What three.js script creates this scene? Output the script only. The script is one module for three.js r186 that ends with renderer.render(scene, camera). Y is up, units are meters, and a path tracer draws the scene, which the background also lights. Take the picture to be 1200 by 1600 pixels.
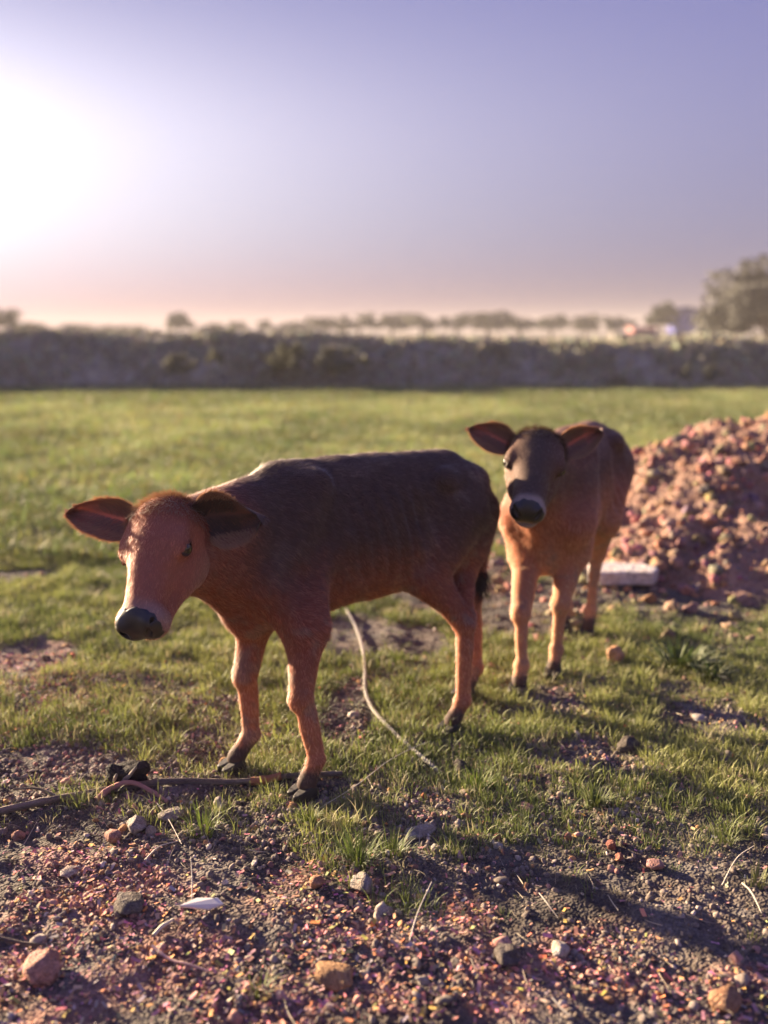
import * as THREE from 'three';
import { ImprovedNoise } from 'three/addons/math/ImprovedNoise.js';
import { mergeGeometries, mergeVertices } from 'three/addons/utils/BufferGeometryUtils.js';

// ---------------------------------------------------------------- camera, sky, sun, exposure
const scene = new THREE.Scene();
const CAM_H = 1.1, PITCH = Math.atan(285 / 1386);
const camera = new THREE.PerspectiveCamera(60, 0.75, 0.05, 2500);
camera.position.set(0, CAM_H, 0);
camera.rotation.x = -PITCH;
camera.focus = 1.95;
camera.userData.fStop = 1.4;

const renderer = new THREE.WebGLRenderer({ antialias: true });
renderer.setSize(768, 1024);
renderer.toneMapping = THREE.LinearToneMapping;
const EXPO = 4.8;   // exposed for the shade
renderer.toneMappingExposure = EXPO;
renderer.shadowMap.enabled = true;

const SUN = new THREE.Vector3(-1.13, 0.275, -0.83).normalize();   // low, well left of the frame
const sun = new THREE.DirectionalLight(new THREE.Color(1.0, 0.76, 0.50), 5);
sun.position.copy(SUN).multiplyScalar(40);
sun.shadow.radius = 3.5;
sun.shadow.mapSize.set(2048, 2048);
sun.shadow.camera.left = sun.shadow.camera.bottom = -8;
sun.shadow.camera.right = sun.shadow.camera.top = 8;
sun.shadow.camera.far = 120;
sun.castShadow = true;
scene.add(sun);

{ // evening sky: blue overhead, pale milky haze low down, a wide glow round the low sun
  const W = 1024, H = 512, data = new Float32Array(W * H * 4);
  for (let j = 0; j < H; j++) for (let i = 0; i < W; i++) {
    const el = ((j + 0.5) / H - 0.5) * Math.PI, az = ((i + 0.5) / W - 0.5) * 2 * Math.PI;
    const sa = Math.atan2(SUN.z, SUN.x); let da = az - sa; while (da > Math.PI) da -= 2 * Math.PI; while (da < -Math.PI) da += 2 * Math.PI;
    const e = Math.max(0, el * 180 / Math.PI), de = e - 10, dd = Math.hypot(da * 180 / Math.PI, (de > 0 ? 5.5 : 3.5) * de, 5);
    const hz = Math.exp(-e / 9), g = 0.76 * Math.exp(-(dd - 40) / 22);
    const up = [0.165, 0.18, 0.50], low = [0.125, 0.115, 0.125], glow = [1.0, 0.94, 0.88], rc = [0.10, -0.21, -0.20];
    const rose = Math.exp(-Math.pow(e / 4.0, 2)) * Math.exp(-Math.pow(da * 180 / Math.PI / 55, 2));
    for (let k = 0; k < 3; k++) data[(j * W + i) * 4 + k] = Math.max(0.02, up[k] * (1 - hz) + low[k] * hz + glow[k] * g + rc[k] * rose) / EXPO;
    data[(j * W + i) * 4 + 3] = 1;
  }
  const t = new THREE.DataTexture(data, W, H, THREE.RGBAFormat, THREE.FloatType);
  t.mapping = THREE.EquirectangularReflectionMapping;
  t.magFilter = t.minFilter = THREE.LinearFilter;
  t.needsUpdate = true;
  scene.background = t; scene.environment = t;
}
scene.fog = new THREE.FogExp2(new THREE.Color(0.95, 0.90, 0.88), 0.0014);

// ---------------------------------------------------------------- helpers
function rng(seed) { let a = seed >>> 0; return () => { a = (a + 0x6D2B79F5) >>> 0; let t = a; t = Math.imul(t ^ (t >>> 15), t | 1); t ^= t + Math.imul(t ^ (t >>> 7), t | 61); return ((t ^ (t >>> 14)) >>> 0) / 4294967296; }; }
const perlin = new ImprovedNoise();
const N3 = (x, y, z) => perlin.noise(x + 31.7, y + 11.3, z + 57.1);
const N2 = (x, z, s = 0) => perlin.noise(x + 17.3, 4.7 + s * 9.1, z + 41.9);
const fbm = (x, z, s = 0) => N2(x, z, s) + 0.5 * N2(x * 2.1, z * 2.1, s + 1) + 0.25 * N2(x * 4.3, z * 4.3, s + 2);
const clamp = (x, a = 0, b = 1) => Math.min(b, Math.max(a, x));
const sstep = (a, b, x) => { const t = clamp((x - a) / (b - a)); return t * t * (3 - 2 * t); };
const mix = (a, b, t) => a + (b - a) * t;
const mix3 = (a, b, t) => [mix(a[0], b[0], t), mix(a[1], b[1], t), mix(a[2], b[2], t)];
const V = (x, y, z) => new THREE.Vector3(x, y, z);
const lin = (r, g, b) => new THREE.Color().setRGB(r, g, b);

// where a place in the photograph lies on level ground, or at a given distance ahead
const FPX = 1386, CP = Math.cos(PITCH), SP = Math.sin(PITCH);
function P(px, py, d) { const x = (px - 600) / FPX, y = (800 - py) / FPX; const t = d / (CP + y * SP); return V(x * t, CAM_H + (y * CP - SP) * t, -d); }
function G(px, py, h = 0) { const y = (800 - py) / FPX, t = (CAM_H - h) / (SP - y * CP); return V((px - 600) / FPX * t, h, -(CP + y * SP) * t); }

const used = {};
function numbered(n) { used[n] = (used[n] ?? -1) + 1; return used[n] ? `${n}_${String(used[n]).padStart(3, '0')}` : n; }
function tag(o, label, category, group) { o.userData.label = label; o.userData.category = category; if (group) o.userData.group = group; return o; }
function shadows(o) { o.traverse((c) => { if (c.isMesh) { c.castShadow = true; c.receiveShadow = true; } }); return o; }
function addTop(o, name) { o.name = numbered(name); scene.add(o); return shadows(o); }
function structure(o, name) { addTop(o, name); o.userData.kind = 'structure'; return o; }
function stuff(o, name, label, category) { addTop(o, name); o.userData.kind = 'stuff'; tag(o, label, category); return o; }
function part(parent, geo, mat, name) { const m = new THREE.Mesh(geo, mat); m.name = name; parent.add(m); return m; }
function colorize(g, f) {
  const p = g.attributes.position, n = g.attributes.normal, c = new Float32Array(p.count * 3);
  for (let i = 0; i < p.count; i++) { const k = f(p.getX(i), p.getY(i), p.getZ(i), n ? n.getY(i) : 0); c[i * 3] = k[0]; c[i * 3 + 1] = k[1]; c[i * 3 + 2] = k[2]; }
  g.setAttribute('color', new THREE.BufferAttribute(c, 3)); return g;
}
function noiseTexture(size, f, srgb) {
  const d = new Uint8Array(size * size * 4);
  for (let j = 0; j < size; j++) for (let i = 0; i < size; i++) { const v = f(i / size, j / size); const k = (j * size + i) * 4; d[k] = clamp(v[0]) * 255; d[k + 1] = clamp(v[1]) * 255; d[k + 2] = clamp(v[2]) * 255; d[k + 3] = 255; }
  const t = new THREE.DataTexture(d, size, size); t.wrapS = t.wrapT = THREE.RepeatWrapping; t.magFilter = THREE.LinearFilter; t.minFilter = THREE.LinearMipmapLinearFilter; t.generateMipmaps = true;
  if (srgb) t.colorSpace = THREE.SRGBColorSpace; t.needsUpdate = true; return t;
}
// tiling value noise
function tileNoise(seed) { const r = rng(seed), L = 256, tab = new Float32Array(L * L); for (let i = 0; i < L * L; i++) tab[i] = r();
  return (u, v, n) => { const x = u * n, y = v * n, ix = Math.floor(x), iy = Math.floor(y); let fx = x - ix, fy = y - iy; fx = fx * fx * (3 - 2 * fx); fy = fy * fy * (3 - 2 * fy);
    const g = (a, b) => tab[((b % n + n) % n) % L * L + ((a % n + n) % n) % L];
    return mix(mix(g(ix, iy), g(ix + 1, iy), fx), mix(g(ix, iy + 1), g(ix + 1, iy + 1), fx), fy); }; }

// ---------------------------------------------------------------- the lie of the land
const spots = (list) => list.map(([px, py, rx, ry]) => { const c = G(px, py), e = G(px + rx, py), b = G(px, py + ry), t = G(px, py - ry); return { x: c.x, z: c.z, rx: Math.abs(e.x - c.x), zn: b.z - c.z, zf: c.z - t.z }; });
const inSpots = (list, x, z) => { let m = 0; for (const s of list) { const dx = (x - s.x) / s.rx, dz = z > s.z ? (z - s.z) / s.zn : (z - s.z) / s.zf; const d = dx * dx + dz * dz; if (d < 4) m = Math.max(m, 1 - sstep(0.5, 1.5, d)); } return m; };
const BARE = spots([[150, 1243, 190, 13], [430, 1224, 120, 9], [300, 1228, 120, 10], [50, 1030, 80, 28], [60, 1195, 140, 30], [545, 1120, 45, 50], [930, 1185, 60, 34], [690, 890, 120, 70], [1000, 890, 170, 95], [820, 950, 130, 45], [640, 1000, 60, 25], [30, 900, 60, 10], [560, 995, 60, 35], [1120, 1130, 60, 25], [880, 1100, 24, 22]]);
const LUSH = spots([[560, 1310, 110, 80], [930, 1245, 110, 45], [720, 1230, 140, 60], [1040, 1010, 110, 60], [320, 1280, 36, 36], [1090, 1190, 130, 60], [140, 1235, 60, 30], [640, 1400, 60, 40], [850, 1290, 120, 40], [1120, 1270, 90, 45], [700, 1310, 60, 40]]);
const RED = spots([[60, 1040, 130, 60], [80, 1110, 120, 40], [690, 890, 110, 60], [150, 1440, 170, 80], [60, 1540, 150, 90], [280, 1520, 150, 70], [560, 1490, 120, 60], [650, 1540, 100, 60], [500, 1400, 120, 50], [950, 1500, 120, 60], [1140, 1560, 120, 60], [780, 1540, 110, 60], [420, 1590, 120, 60], [120, 1350, 110, 30], [720, 1430, 60, 40]]);
const MOUND = { x: 2.35, z: -4.95 };
function moundH(x, z) {
  const dx = (x - MOUND.x) / (x < MOUND.x ? 1.85 : 2.6), dz = (z - MOUND.z) / (z > MOUND.z ? 1.75 : 1.6);
  const r = Math.sqrt(dx * dx + dz * dz) + 0.16 * fbm(x * 1.3, z * 1.3, 5);
  const b = 0.62 * (1 - sstep(0.06, 1.08, r));
  return b + b * 0.12 * fbm(x * 1.8, z * 1.8, 9) + sstep(0.01, 0.1, b) * (0.035 * N2(x * 6, z * 6, 2) + 0.022 * N2(x * 15, z * 15, 3) + 0.016 * N2(x * 33, z * 33, 4) + 0.012 * N2(x * 70, z * 70, 6) + 0.02 * Math.abs(N2(x * 24, z * 24, 8))) - 0.035;
}
function groundH(x, z) {
  const d = Math.hypot(x, z), near = 1 - sstep(6, 16, d);
  let h = 0.012 * fbm(x * 1.7, z * 1.7, 1) * (1 + d * 0.05);
  if (near > 0) h += near * (0.012 * N2(x * 8, z * 8, 2) + 0.007 * N2(x * 21, z * 21, 3) + 0.004 * N2(x * 55, z * 55, 4));
  return h;
}
function grassAt(x, z) {   // how thickly grass covers the ground, 0..1
  const d = -z;
  let m = sstep(1.62, 2.2, d + 0.22 * fbm(x * 2.2, z * 2.2, 7)) * 0.97 + 0.03;
  m *= 0.55 + 0.8 * sstep(-0.38, 0.22, fbm(x * 3.6, z * 3.6, 11));
  m = mix(m, 1, sstep(4.2, 6, d));
  m *= 1 - 0.93 * inSpots(BARE, x, z);
  m = Math.max(m, inSpots(LUSH, x, z) * (0.35 + 0.65 * sstep(-0.3, 0.2, fbm(x * 5, z * 5, 13))));
  if (moundH(x, z) > -0.01) m *= 0.04;
  return clamp(m);
}

// ---------------------------------------------------------------- ground
const tn = tileNoise(5);
const soilMap = noiseTexture(1024, (u, v) => { const a = tn(u, v, 8), b = tn(u, v, 32), c = tn(u + 0.3, v, 128), e = tn(u, v + 0.2, 251); const s = 0.35 + 0.28 * a + 0.25 * b + 0.3 * c + 0.35 * e; const w = 0.06 * (tn(u + 0.1, v, 16) - 0.5); return [0.80 * s + w + 0.12, 0.80 * s + 0.1, 0.80 * s - w + 0.08]; }, true);
const soilBump = noiseTexture(1024, (u, v) => { const s = 0.25 * tn(u, v, 24) + 0.35 * tn(u, v, 64) + 0.4 * tn(u, v, 180); return [s, s, s]; });
const soilMat = new THREE.MeshStandardMaterial({ vertexColors: true, map: soilMap, bumpMap: soilBump, bumpScale: 0.012, roughness: 0.95 });
const axisZ = [], axisX = [];
{ let z = 2.5; while (z > -1.0) { axisZ.push(z); z -= 0.08; } while (z > -5.2) { axisZ.push(z); z -= 0.012; } let s = 0.014; while (z > -430) { axisZ.push(z); z -= s; s *= 1.045; } axisZ.push(-430);
  const half = []; let x = 0; while (x < 1.9) { half.push(x); x += 0.012; } s = 0.014; while (x < 330) { half.push(x); x += s; s *= 1.06; } half.push(330);
  for (let i = half.length - 1; i > 0; i--) axisX.push(-half[i]); axisX.push(...half); }
function sheet(xs, zs, hf, cf, uvs) {
  const nx = xs.length, nz = zs.length, pos = new Float32Array(nx * nz * 3), uv = new Float32Array(nx * nz * 2), col = new Float32Array(nx * nz * 3), idx = new Uint32Array((nx - 1) * (nz - 1) * 6);
  let k = 0;
  for (let j = 0; j < nz; j++) for (let i = 0; i < nx; i++, k++) { const x = xs[i], z = zs[j]; pos[k * 3] = x; pos[k * 3 + 1] = hf(x, z); pos[k * 3 + 2] = z; uv[k * 2] = x * uvs; uv[k * 2 + 1] = z * uvs; const c = cf(x, z); col[k * 3] = c[0]; col[k * 3 + 1] = c[1]; col[k * 3 + 2] = c[2]; }
  k = 0;
  for (let j = 0; j < nz - 1; j++) for (let i = 0; i < nx - 1; i++) { const a = j * nx + i, b = a + nx; idx[k++] = a; idx[k++] = a + 1; idx[k++] = b; idx[k++] = a + 1; idx[k++] = b + 1; idx[k++] = b; }
  const g = new THREE.BufferGeometry(); g.setAttribute('position', new THREE.BufferAttribute(pos, 3)); g.setAttribute('uv', new THREE.BufferAttribute(uv, 2)); g.setAttribute('color', new THREE.BufferAttribute(col, 3)); g.setIndex(new THREE.BufferAttribute(idx, 1)); g.computeVertexNormals(); return g;
}
function groundColor(x, z) {
  const d = -z;
  let c = mix3([0.105, 0.09, 0.08], [0.20, 0.172, 0.155], sstep(-0.4, 0.5, fbm(x * 3, z * 3, 21)));
  c = mix3(c, [0.42, 0.215, 0.175], 0.6 * Math.max(inSpots(RED, x, z) * sstep(-0.35, 0.25, fbm(x * 6, z * 6, 23)), 0));
  const g = grassAt(x, z);
  c = mix3(c, [0.17, 0.17, 0.07], 0.55 * g * (1 - sstep(5, 9, d)));
  if (d > 3) {
    const patch = sstep(-0.35, 0.45, fbm(x * 0.55, z * 0.35, 25) + 0.3 * fbm(x * 2.0, z * 1.2, 27));
    const f = mix3([0.19, 0.225, 0.07], [0.34, 0.38, 0.135], patch);
    c = mix3(c, f, sstep(3.6, 6.5, d) * (0.35 + 0.65 * g));
    c = mix3(c, [0.22, 0.20, 0.16], sstep(15.5, 18, d + 1.2 * N2(x * 0.3, 0, 3)));
  }
  return c;
}
structure(new THREE.Mesh(sheet(axisX, axisZ, groundH, groundColor, 1.4), soilMat), 'ground');
{ const xs = [], zs = []; for (let x = 0.35; x <= 6.2; x += x < 3.2 ? 0.016 : 0.05) xs.push(x); for (let z = -2.9; z >= -7.2; z -= z > -5.4 ? 0.016 : 0.05) zs.push(z);
  structure(new THREE.Mesh(sheet(xs, zs, (x, z) => moundH(x, z) + groundH(x, z) - 0.004, (x, z) => mix3([0.30, 0.19, 0.15], [0.46, 0.29, 0.22], sstep(-0.4, 0.4, fbm(x * 4, z * 4, 31))), 1.4), soilMat), 'soil_mound'); }
const landH = (x, z) => Math.max(groundH(x, z), x > 0.4 && z < -2.9 && z > -7.1 && x < 6 ? moundH(x, z) + groundH(x, z) - 0.004 : -9);
// ---------------------------------------------------------------- calves: one continuous skin each, meshed from a distance field
class Field {
  constructor() { this.p = []; this.cut = []; }
  cone(a, b, r1, r2, k = 0.03) { this.p.push({ t: 0, a, b, r1, r2, k, c: a.clone().add(b).multiplyScalar(0.5), R: a.distanceTo(b) / 2 + Math.max(r1, r2) }); return this; }
  ball(c, r, k = 0.03) { return this.cone(c, c.clone().add(V(0, 1e-4, 0)), r, r, k); }
  egg(c, ax, r, k = 0.03) { this.p.push({ t: 1, c, ax, r, k, R: Math.max(...r) }); return this; }      // ax: three unit vectors
  carve(c, ax, r, k = 0.006) { this.cut.push({ t: 1, c, ax, r, k, R: Math.max(...r) }); return this; }
  static prim(q, x, y, z) {
    if (q.t === 0) {
      const ax = q.a.x, ay = q.a.y, az = q.a.z, bx = q.b.x - ax, by = q.b.y - ay, bz = q.b.z - az, px = x - ax, py = y - ay, pz = z - az;
      const h = clamp((px * bx + py * by + pz * bz) / (bx * bx + by * by + bz * bz)); const dx = px - bx * h, dy = py - by * h, dz = pz - bz * h;
      return Math.sqrt(dx * dx + dy * dy + dz * dz) - mix(q.r1, q.r2, h);
    }
    const px = x - q.c.x, py = y - q.c.y, pz = z - q.c.z; let k0 = 0, k1 = 0;
    for (let i = 0; i < 3; i++) { const u = q.ax[i], s = (px * u.x + py * u.y + pz * u.z) / q.r[i]; k0 += s * s; const s2 = s / q.r[i]; k1 += s2 * s2; }
    k0 = Math.sqrt(k0); k1 = Math.sqrt(k1); return k1 < 1e-9 ? -Math.min(...q.r) : k0 * (k0 - 1) / k1;
  }
  d(x, y, z) {
    let d = 1e3;
    for (const q of this.p) {
      const ux = x - q.c.x, uy = y - q.c.y, uz = z - q.c.z, far = Math.sqrt(ux * ux + uy * uy + uz * uz) - q.R;
      if (far > d + q.k + 0.02) continue;
      const e = Field.prim(q, x, y, z), h = Math.max(q.k - Math.abs(d - e), 0) / q.k;
      d = Math.min(d, e) - h * h * h * q.k / 6;
    }
    for (const q of this.cut) { const ux = x - q.c.x, uy = y - q.c.y, uz = z - q.c.z; if (Math.sqrt(ux * ux + uy * uy + uz * uz) > q.R + 0.05) continue; const e = -Field.prim(q, x, y, z), h = Math.max(q.k - Math.abs(d - e), 0) / q.k; d = Math.max(d, e) + h * h * h * q.k / 6; }
    return d;
  }
}
function skin(f, lo, hi, cell) {   // surface nets over the blocks the surface passes through
  const B = 8, nb = [0, 1, 2].map((i) => Math.ceil((hi.getComponent(i) - lo.getComponent(i)) / cell / B)), n = nb.map((b) => b * B + 1);
  const val = new Float32Array(n[0] * n[1] * n[2]).fill(1), id = (i, j, k) => (k * n[1] + j) * n[0] + i, live = [];
  const half = cell * B / 2, reach = half * Math.sqrt(3) * 1.25 + 0.012;
  for (let c = 0; c < nb[2]; c++) for (let b = 0; b < nb[1]; b++) for (let a = 0; a < nb[0]; a++) {
    const v = f(lo.x + a * B * cell + half, lo.y + b * B * cell + half, lo.z + c * B * cell + half);
    if (Math.abs(v) < reach) { live.push([a, b, c]); continue; }
    if (v < 0) for (let k = 0; k <= B; k++) for (let j = 0; j <= B; j++) for (let i = 0; i <= B; i++) val[id(a * B + i, b * B + j, c * B + k)] = -1;
  }
  for (const [a, b, c] of live) for (let k = 0; k <= B; k++) for (let j = 0; j <= B; j++) for (let i = 0; i <= B; i++) { const x = a * B + i, y = b * B + j, z = c * B + k; val[id(x, y, z)] = f(lo.x + x * cell, lo.y + y * cell, lo.z + z * cell); }
  const vert = new Int32Array(n[0] * n[1] * n[2]).fill(-1), pos = [], idx = [];
  const E = [[0, 1], [0, 2], [0, 4], [1, 3], [1, 5], [2, 3], [2, 6], [3, 7], [4, 5], [4, 6], [5, 7], [6, 7]], v8 = new Float64Array(8);
  for (const [a, b, c] of live) for (let k = c * B; k < c * B + B; k++) for (let j = b * B; j < b * B + B; j++) for (let i = a * B; i < a * B + B; i++) {
    let m = 0; for (let q = 0; q < 8; q++) { v8[q] = val[id(i + (q & 1), j + ((q >> 1) & 1), k + (q >> 2))]; if (v8[q] < 0) m |= 1 << q; }
    if (m === 0 || m === 255) continue;
    let x = 0, y = 0, z = 0, s = 0;
    for (const [p, q] of E) if ((v8[p] < 0) !== (v8[q] < 0)) { const t = v8[p] / (v8[p] - v8[q]); x += mix(p & 1, q & 1, t); y += mix((p >> 1) & 1, (q >> 1) & 1, t); z += mix(p >> 2, q >> 2, t); s++; }
    vert[id(i, j, k)] = pos.length / 3; pos.push(lo.x + (i + x / s) * cell, lo.y + (j + y / s) * cell, lo.z + (k + z / s) * cell);
  }
  const quad = (a, b, c, d, flip) => { if (a < 0 || b < 0 || c < 0 || d < 0) return; if (flip) idx.push(a, c, b, a, d, c); else idx.push(a, b, c, a, c, d); };
  for (const [a, b, c] of live) for (let k = c * B; k < c * B + B; k++) for (let j = b * B; j < b * B + B; j++) for (let i = a * B; i < a * B + B; i++) {
    const s = val[id(i, j, k)] < 0;
    if (j > 0 && k > 0 && s !== val[id(i + 1, j, k)] < 0) quad(vert[id(i, j - 1, k - 1)], vert[id(i, j, k - 1)], vert[id(i, j, k)], vert[id(i, j - 1, k)], !s);
    if (i > 0 && k > 0 && s !== val[id(i, j + 1, k)] < 0) quad(vert[id(i - 1, j, k - 1)], vert[id(i, j, k - 1)], vert[id(i, j, k)], vert[id(i - 1, j, k)], s);
    if (i > 0 && j > 0 && s !== val[id(i, j, k + 1)] < 0) quad(vert[id(i - 1, j - 1, k)], vert[id(i, j - 1, k)], vert[id(i, j, k)], vert[id(i - 1, j, k)], !s);
  }
  const g = new THREE.BufferGeometry(), nor = new Float32Array(pos.length), e = cell * 0.7;
  for (let i = 0; i < pos.length; i += 3) {
    const x = pos[i], y = pos[i + 1], z = pos[i + 2];
    let a = f(x + e, y, z) - f(x - e, y, z), b = f(x, y + e, z) - f(x, y - e, z), c = f(x, y, z + e) - f(x, y, z - e); const l = Math.hypot(a, b, c) || 1;
    nor[i] = a / l; nor[i + 1] = b / l; nor[i + 2] = c / l;
  }
  g.setAttribute('position', new THREE.Float32BufferAttribute(pos, 3)); g.setAttribute('normal', new THREE.BufferAttribute(nor, 3)); g.setIndex(idx); return g;
}
const hideMat = new THREE.MeshStandardMaterial({ vertexColors: true, roughness: 0.85 });
const hairMat = new THREE.MeshPhysicalMaterial({ color: 0xffffff, roughness: 0.6, transmission: 0.55, thickness: 0, side: THREE.DoubleSide });
const earMat = new THREE.MeshPhysicalMaterial({ vertexColors: true, roughness: 0.9, transmission: 0.55, thickness: 0 });
const hornMat = new THREE.MeshStandardMaterial({ color: lin(0.035, 0.03, 0.028), roughness: 0.55 });
const noseMat = new THREE.MeshPhysicalMaterial({ color: lin(0.018, 0.016, 0.016), roughness: 0.42, clearcoat: 0.35, clearcoatRoughness: 0.35, bumpMap: soilBump, bumpScale: 0.002 });
const lidMat = new THREE.MeshStandardMaterial({ color: lin(0.055, 0.03, 0.022), roughness: 0.6 });
const eyeMat = new THREE.MeshPhysicalMaterial({ color: lin(0.012, 0.007, 0.005), roughness: 0.12, clearcoat: 1, clearcoatRoughness: 0.03 });
const strandGeo = (() => { // one hair: a tapering, slightly bent ribbon of unit length along +y
  const g = new THREE.BufferGeometry(); g.setAttribute('position', new THREE.Float32BufferAttribute([-0.5, 0, 0, 0.5, 0, 0, -0.36, 0.55, 0.05, 0.36, 0.55, 0.05, 0, 1, 0.2], 3));
  g.setIndex([0, 1, 3, 0, 3, 2, 2, 3, 4]); g.computeVertexNormals(); return g; })();

function scatterOn(g, count, seed, place) {   // evenly by area; place(p, n, random) -> nothing
  const p = g.attributes.position, n = g.attributes.normal, ix = g.index, T = ix.count / 3, cum = new Float32Array(T), a = V(), b = V(), c = V(); let s = 0;
  for (let t = 0; t < T; t++) { a.fromBufferAttribute(p, ix.getX(t * 3)); b.fromBufferAttribute(p, ix.getX(t * 3 + 1)); c.fromBufferAttribute(p, ix.getX(t * 3 + 2)); s += b.sub(a).cross(c.sub(a)).length() / 2; cum[t] = s; }
  const r = rng(seed);
  for (let q = 0; q < count; q++) {
    const w = r() * s; let lo = 0, hi = T - 1; while (lo < hi) { const m = (lo + hi) >> 1; if (cum[m] < w) lo = m + 1; else hi = m; }
    let u = r(), v = r(); if (u + v > 1) { u = 1 - u; v = 1 - v; }
    const i = ix.getX(lo * 3), j = ix.getX(lo * 3 + 1), k = ix.getX(lo * 3 + 2), L = 1 - u - v;
    place(V(p.getX(i) * L + p.getX(j) * u + p.getX(k) * v, p.getY(i) * L + p.getY(j) * u + p.getY(k) * v, p.getZ(i) * L + p.getZ(j) * u + p.getZ(k) * v),
      V(n.getX(i) * L + n.getX(j) * u + n.getX(k) * v, n.getY(i) * L + n.getY(j) * u + n.getY(k) * v, n.getZ(i) * L + n.getZ(j) * u + n.getZ(k) * v).normalize(), r);
  }
}
function coat(root, g, count, seed, look) {   // look(p, n, r) -> null | { dir, len, wide, col }
  const mats = [], cols = [], m = new THREE.Matrix4(), X = V(), Y = V(), Z = V();
  scatterOn(g, count, seed, (p, n, r) => {
    const k = look(p, n, r); if (!k) return;
    Y.copy(k.dir).addScaledVector(n, -k.dir.dot(n)).normalize().multiplyScalar(1 - k.up).addScaledVector(n, k.up); Y.x += (r() - 0.5) * 0.35; Y.y += (r() - 0.5) * 0.35; Y.z += (r() - 0.5) * 0.35; Y.normalize();
    X.crossVectors(Y, n).normalize(); Z.crossVectors(X, Y).normalize().multiplyScalar(-1);
    m.makeBasis(X.multiplyScalar(k.wide), Y.multiplyScalar(k.len), Z.multiplyScalar(k.len)).setPosition(p.addScaledVector(n, -0.001));
    mats.push(...m.elements); cols.push(k.col);
  });
  const im = new THREE.InstancedMesh(strandGeo, hairMat, cols.length), c = new THREE.Color();
  im.instanceMatrix.array.set(mats); cols.forEach((k, i) => im.setColorAt(i, c.setRGB(...k)));
  im.name = 'coat_hair'; im.userData.kind = 'stuff'; root.add(im); return im;
}
function ear(root, base, tip, face, wide, cup, tone, seed) {   // leaf-shaped, cupped, thin at the rim
  const D = tip.clone().sub(base), L = D.length(); D.normalize(); const Nn = face.clone().addScaledVector(D, -face.dot(D)).normalize(), S = V().crossVectors(D, Nn), NS = 26, NT = 17, pos = [], idx = [], col = [];
  for (const side of [1, -1]) for (let i = 0; i < NS; i++) for (let j = 0; j < NT; j++) {
    const s = i / (NS - 1), t = j / (NT - 1) * 2 - 1, w = wide * (0.34 * (1 - s) + Math.pow(Math.sin(Math.PI * Math.pow(s, 0.92)), 0.58) * 0.9) * (1 - 0.1 * s) * (s > 0.985 ? 0.2 : 1);
    const tube = 1 - sstep(0, 0.4, s), th = (0.0028 + 0.012 * tube) * Math.sqrt(Math.max(0, 1 - t * t * t * t));
    const dep = -cup * (1 - t * t) * (0.55 + 0.45 * Math.sin(Math.PI * Math.min(1, s + 0.15))) + side * th + 0.010 * Math.sin(s * 5 + t * 2) * s;
    const q = base.clone().addScaledVector(D, L * s).addScaledVector(S, w * t * (1 - 0.25 * tube)).addScaledVector(Nn, dep - 0.02 * s * s); q.y -= 0.018 * s * s;
    pos.push(q.x, q.y, q.z); const e = Math.abs(t), inner = side > 0 ? 1 - sstep(0.55, 0.95, e) : 0; col.push(...mix3(tone.out, tone.inn, inner * (0.6 + 0.4 * Math.sin(t * 9 + s * 3))));
  }
  const o = NS * NT;
  for (let i = 0; i < NS - 1; i++) for (let j = 0; j < NT - 1; j++) { const a = i * NT + j, b = a + NT; idx.push(a, a + 1, b, a + 1, b + 1, b, o + a, o + b, o + a + 1, o + a + 1, o + b, o + b + 1); }
  for (let i = 0; i < NS - 1; i++) for (const j of [0, NT - 1]) { const a = i * NT + j, b = a + NT; if (j) idx.push(a, o + a, b, b, o + a, o + b); else idx.push(a, b, o + a, b, o + b, o + a); }
  let g = new THREE.BufferGeometry(); g.setAttribute('position', new THREE.Float32BufferAttribute(pos, 3)); g.setAttribute('color', new THREE.Float32BufferAttribute(col, 3)); g.setIndex(idx); g.computeVertexNormals();
  const m = part(root, g, earMat, 'ear');
  coat(m, g, 11000, seed, (p, n, r) => { const f = n.dot(Nn), rim = clamp(p.clone().sub(base).dot(D) / L), t = Math.abs(p.clone().sub(base).dot(S)) / wide; const k = 0.75 + 0.5 * r();
    return { dir: D.clone().multiplyScalar(0.6).addScaledVector(S, Math.sign(p.clone().sub(base).dot(S)) * 0.7), up: f > 0 ? 0.25 : 0.12, len: (t > 0.6 || rim > 0.85 ? 0.017 : f > 0 && rim < 0.6 ? 0.021 : 0.009) * k, wide: 0.0009, col: (t > 0.55 ? tone.rim : f > 0 ? tone.hair : tone.out).map((v) => v * k) }; });
  return m;
}
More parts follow.
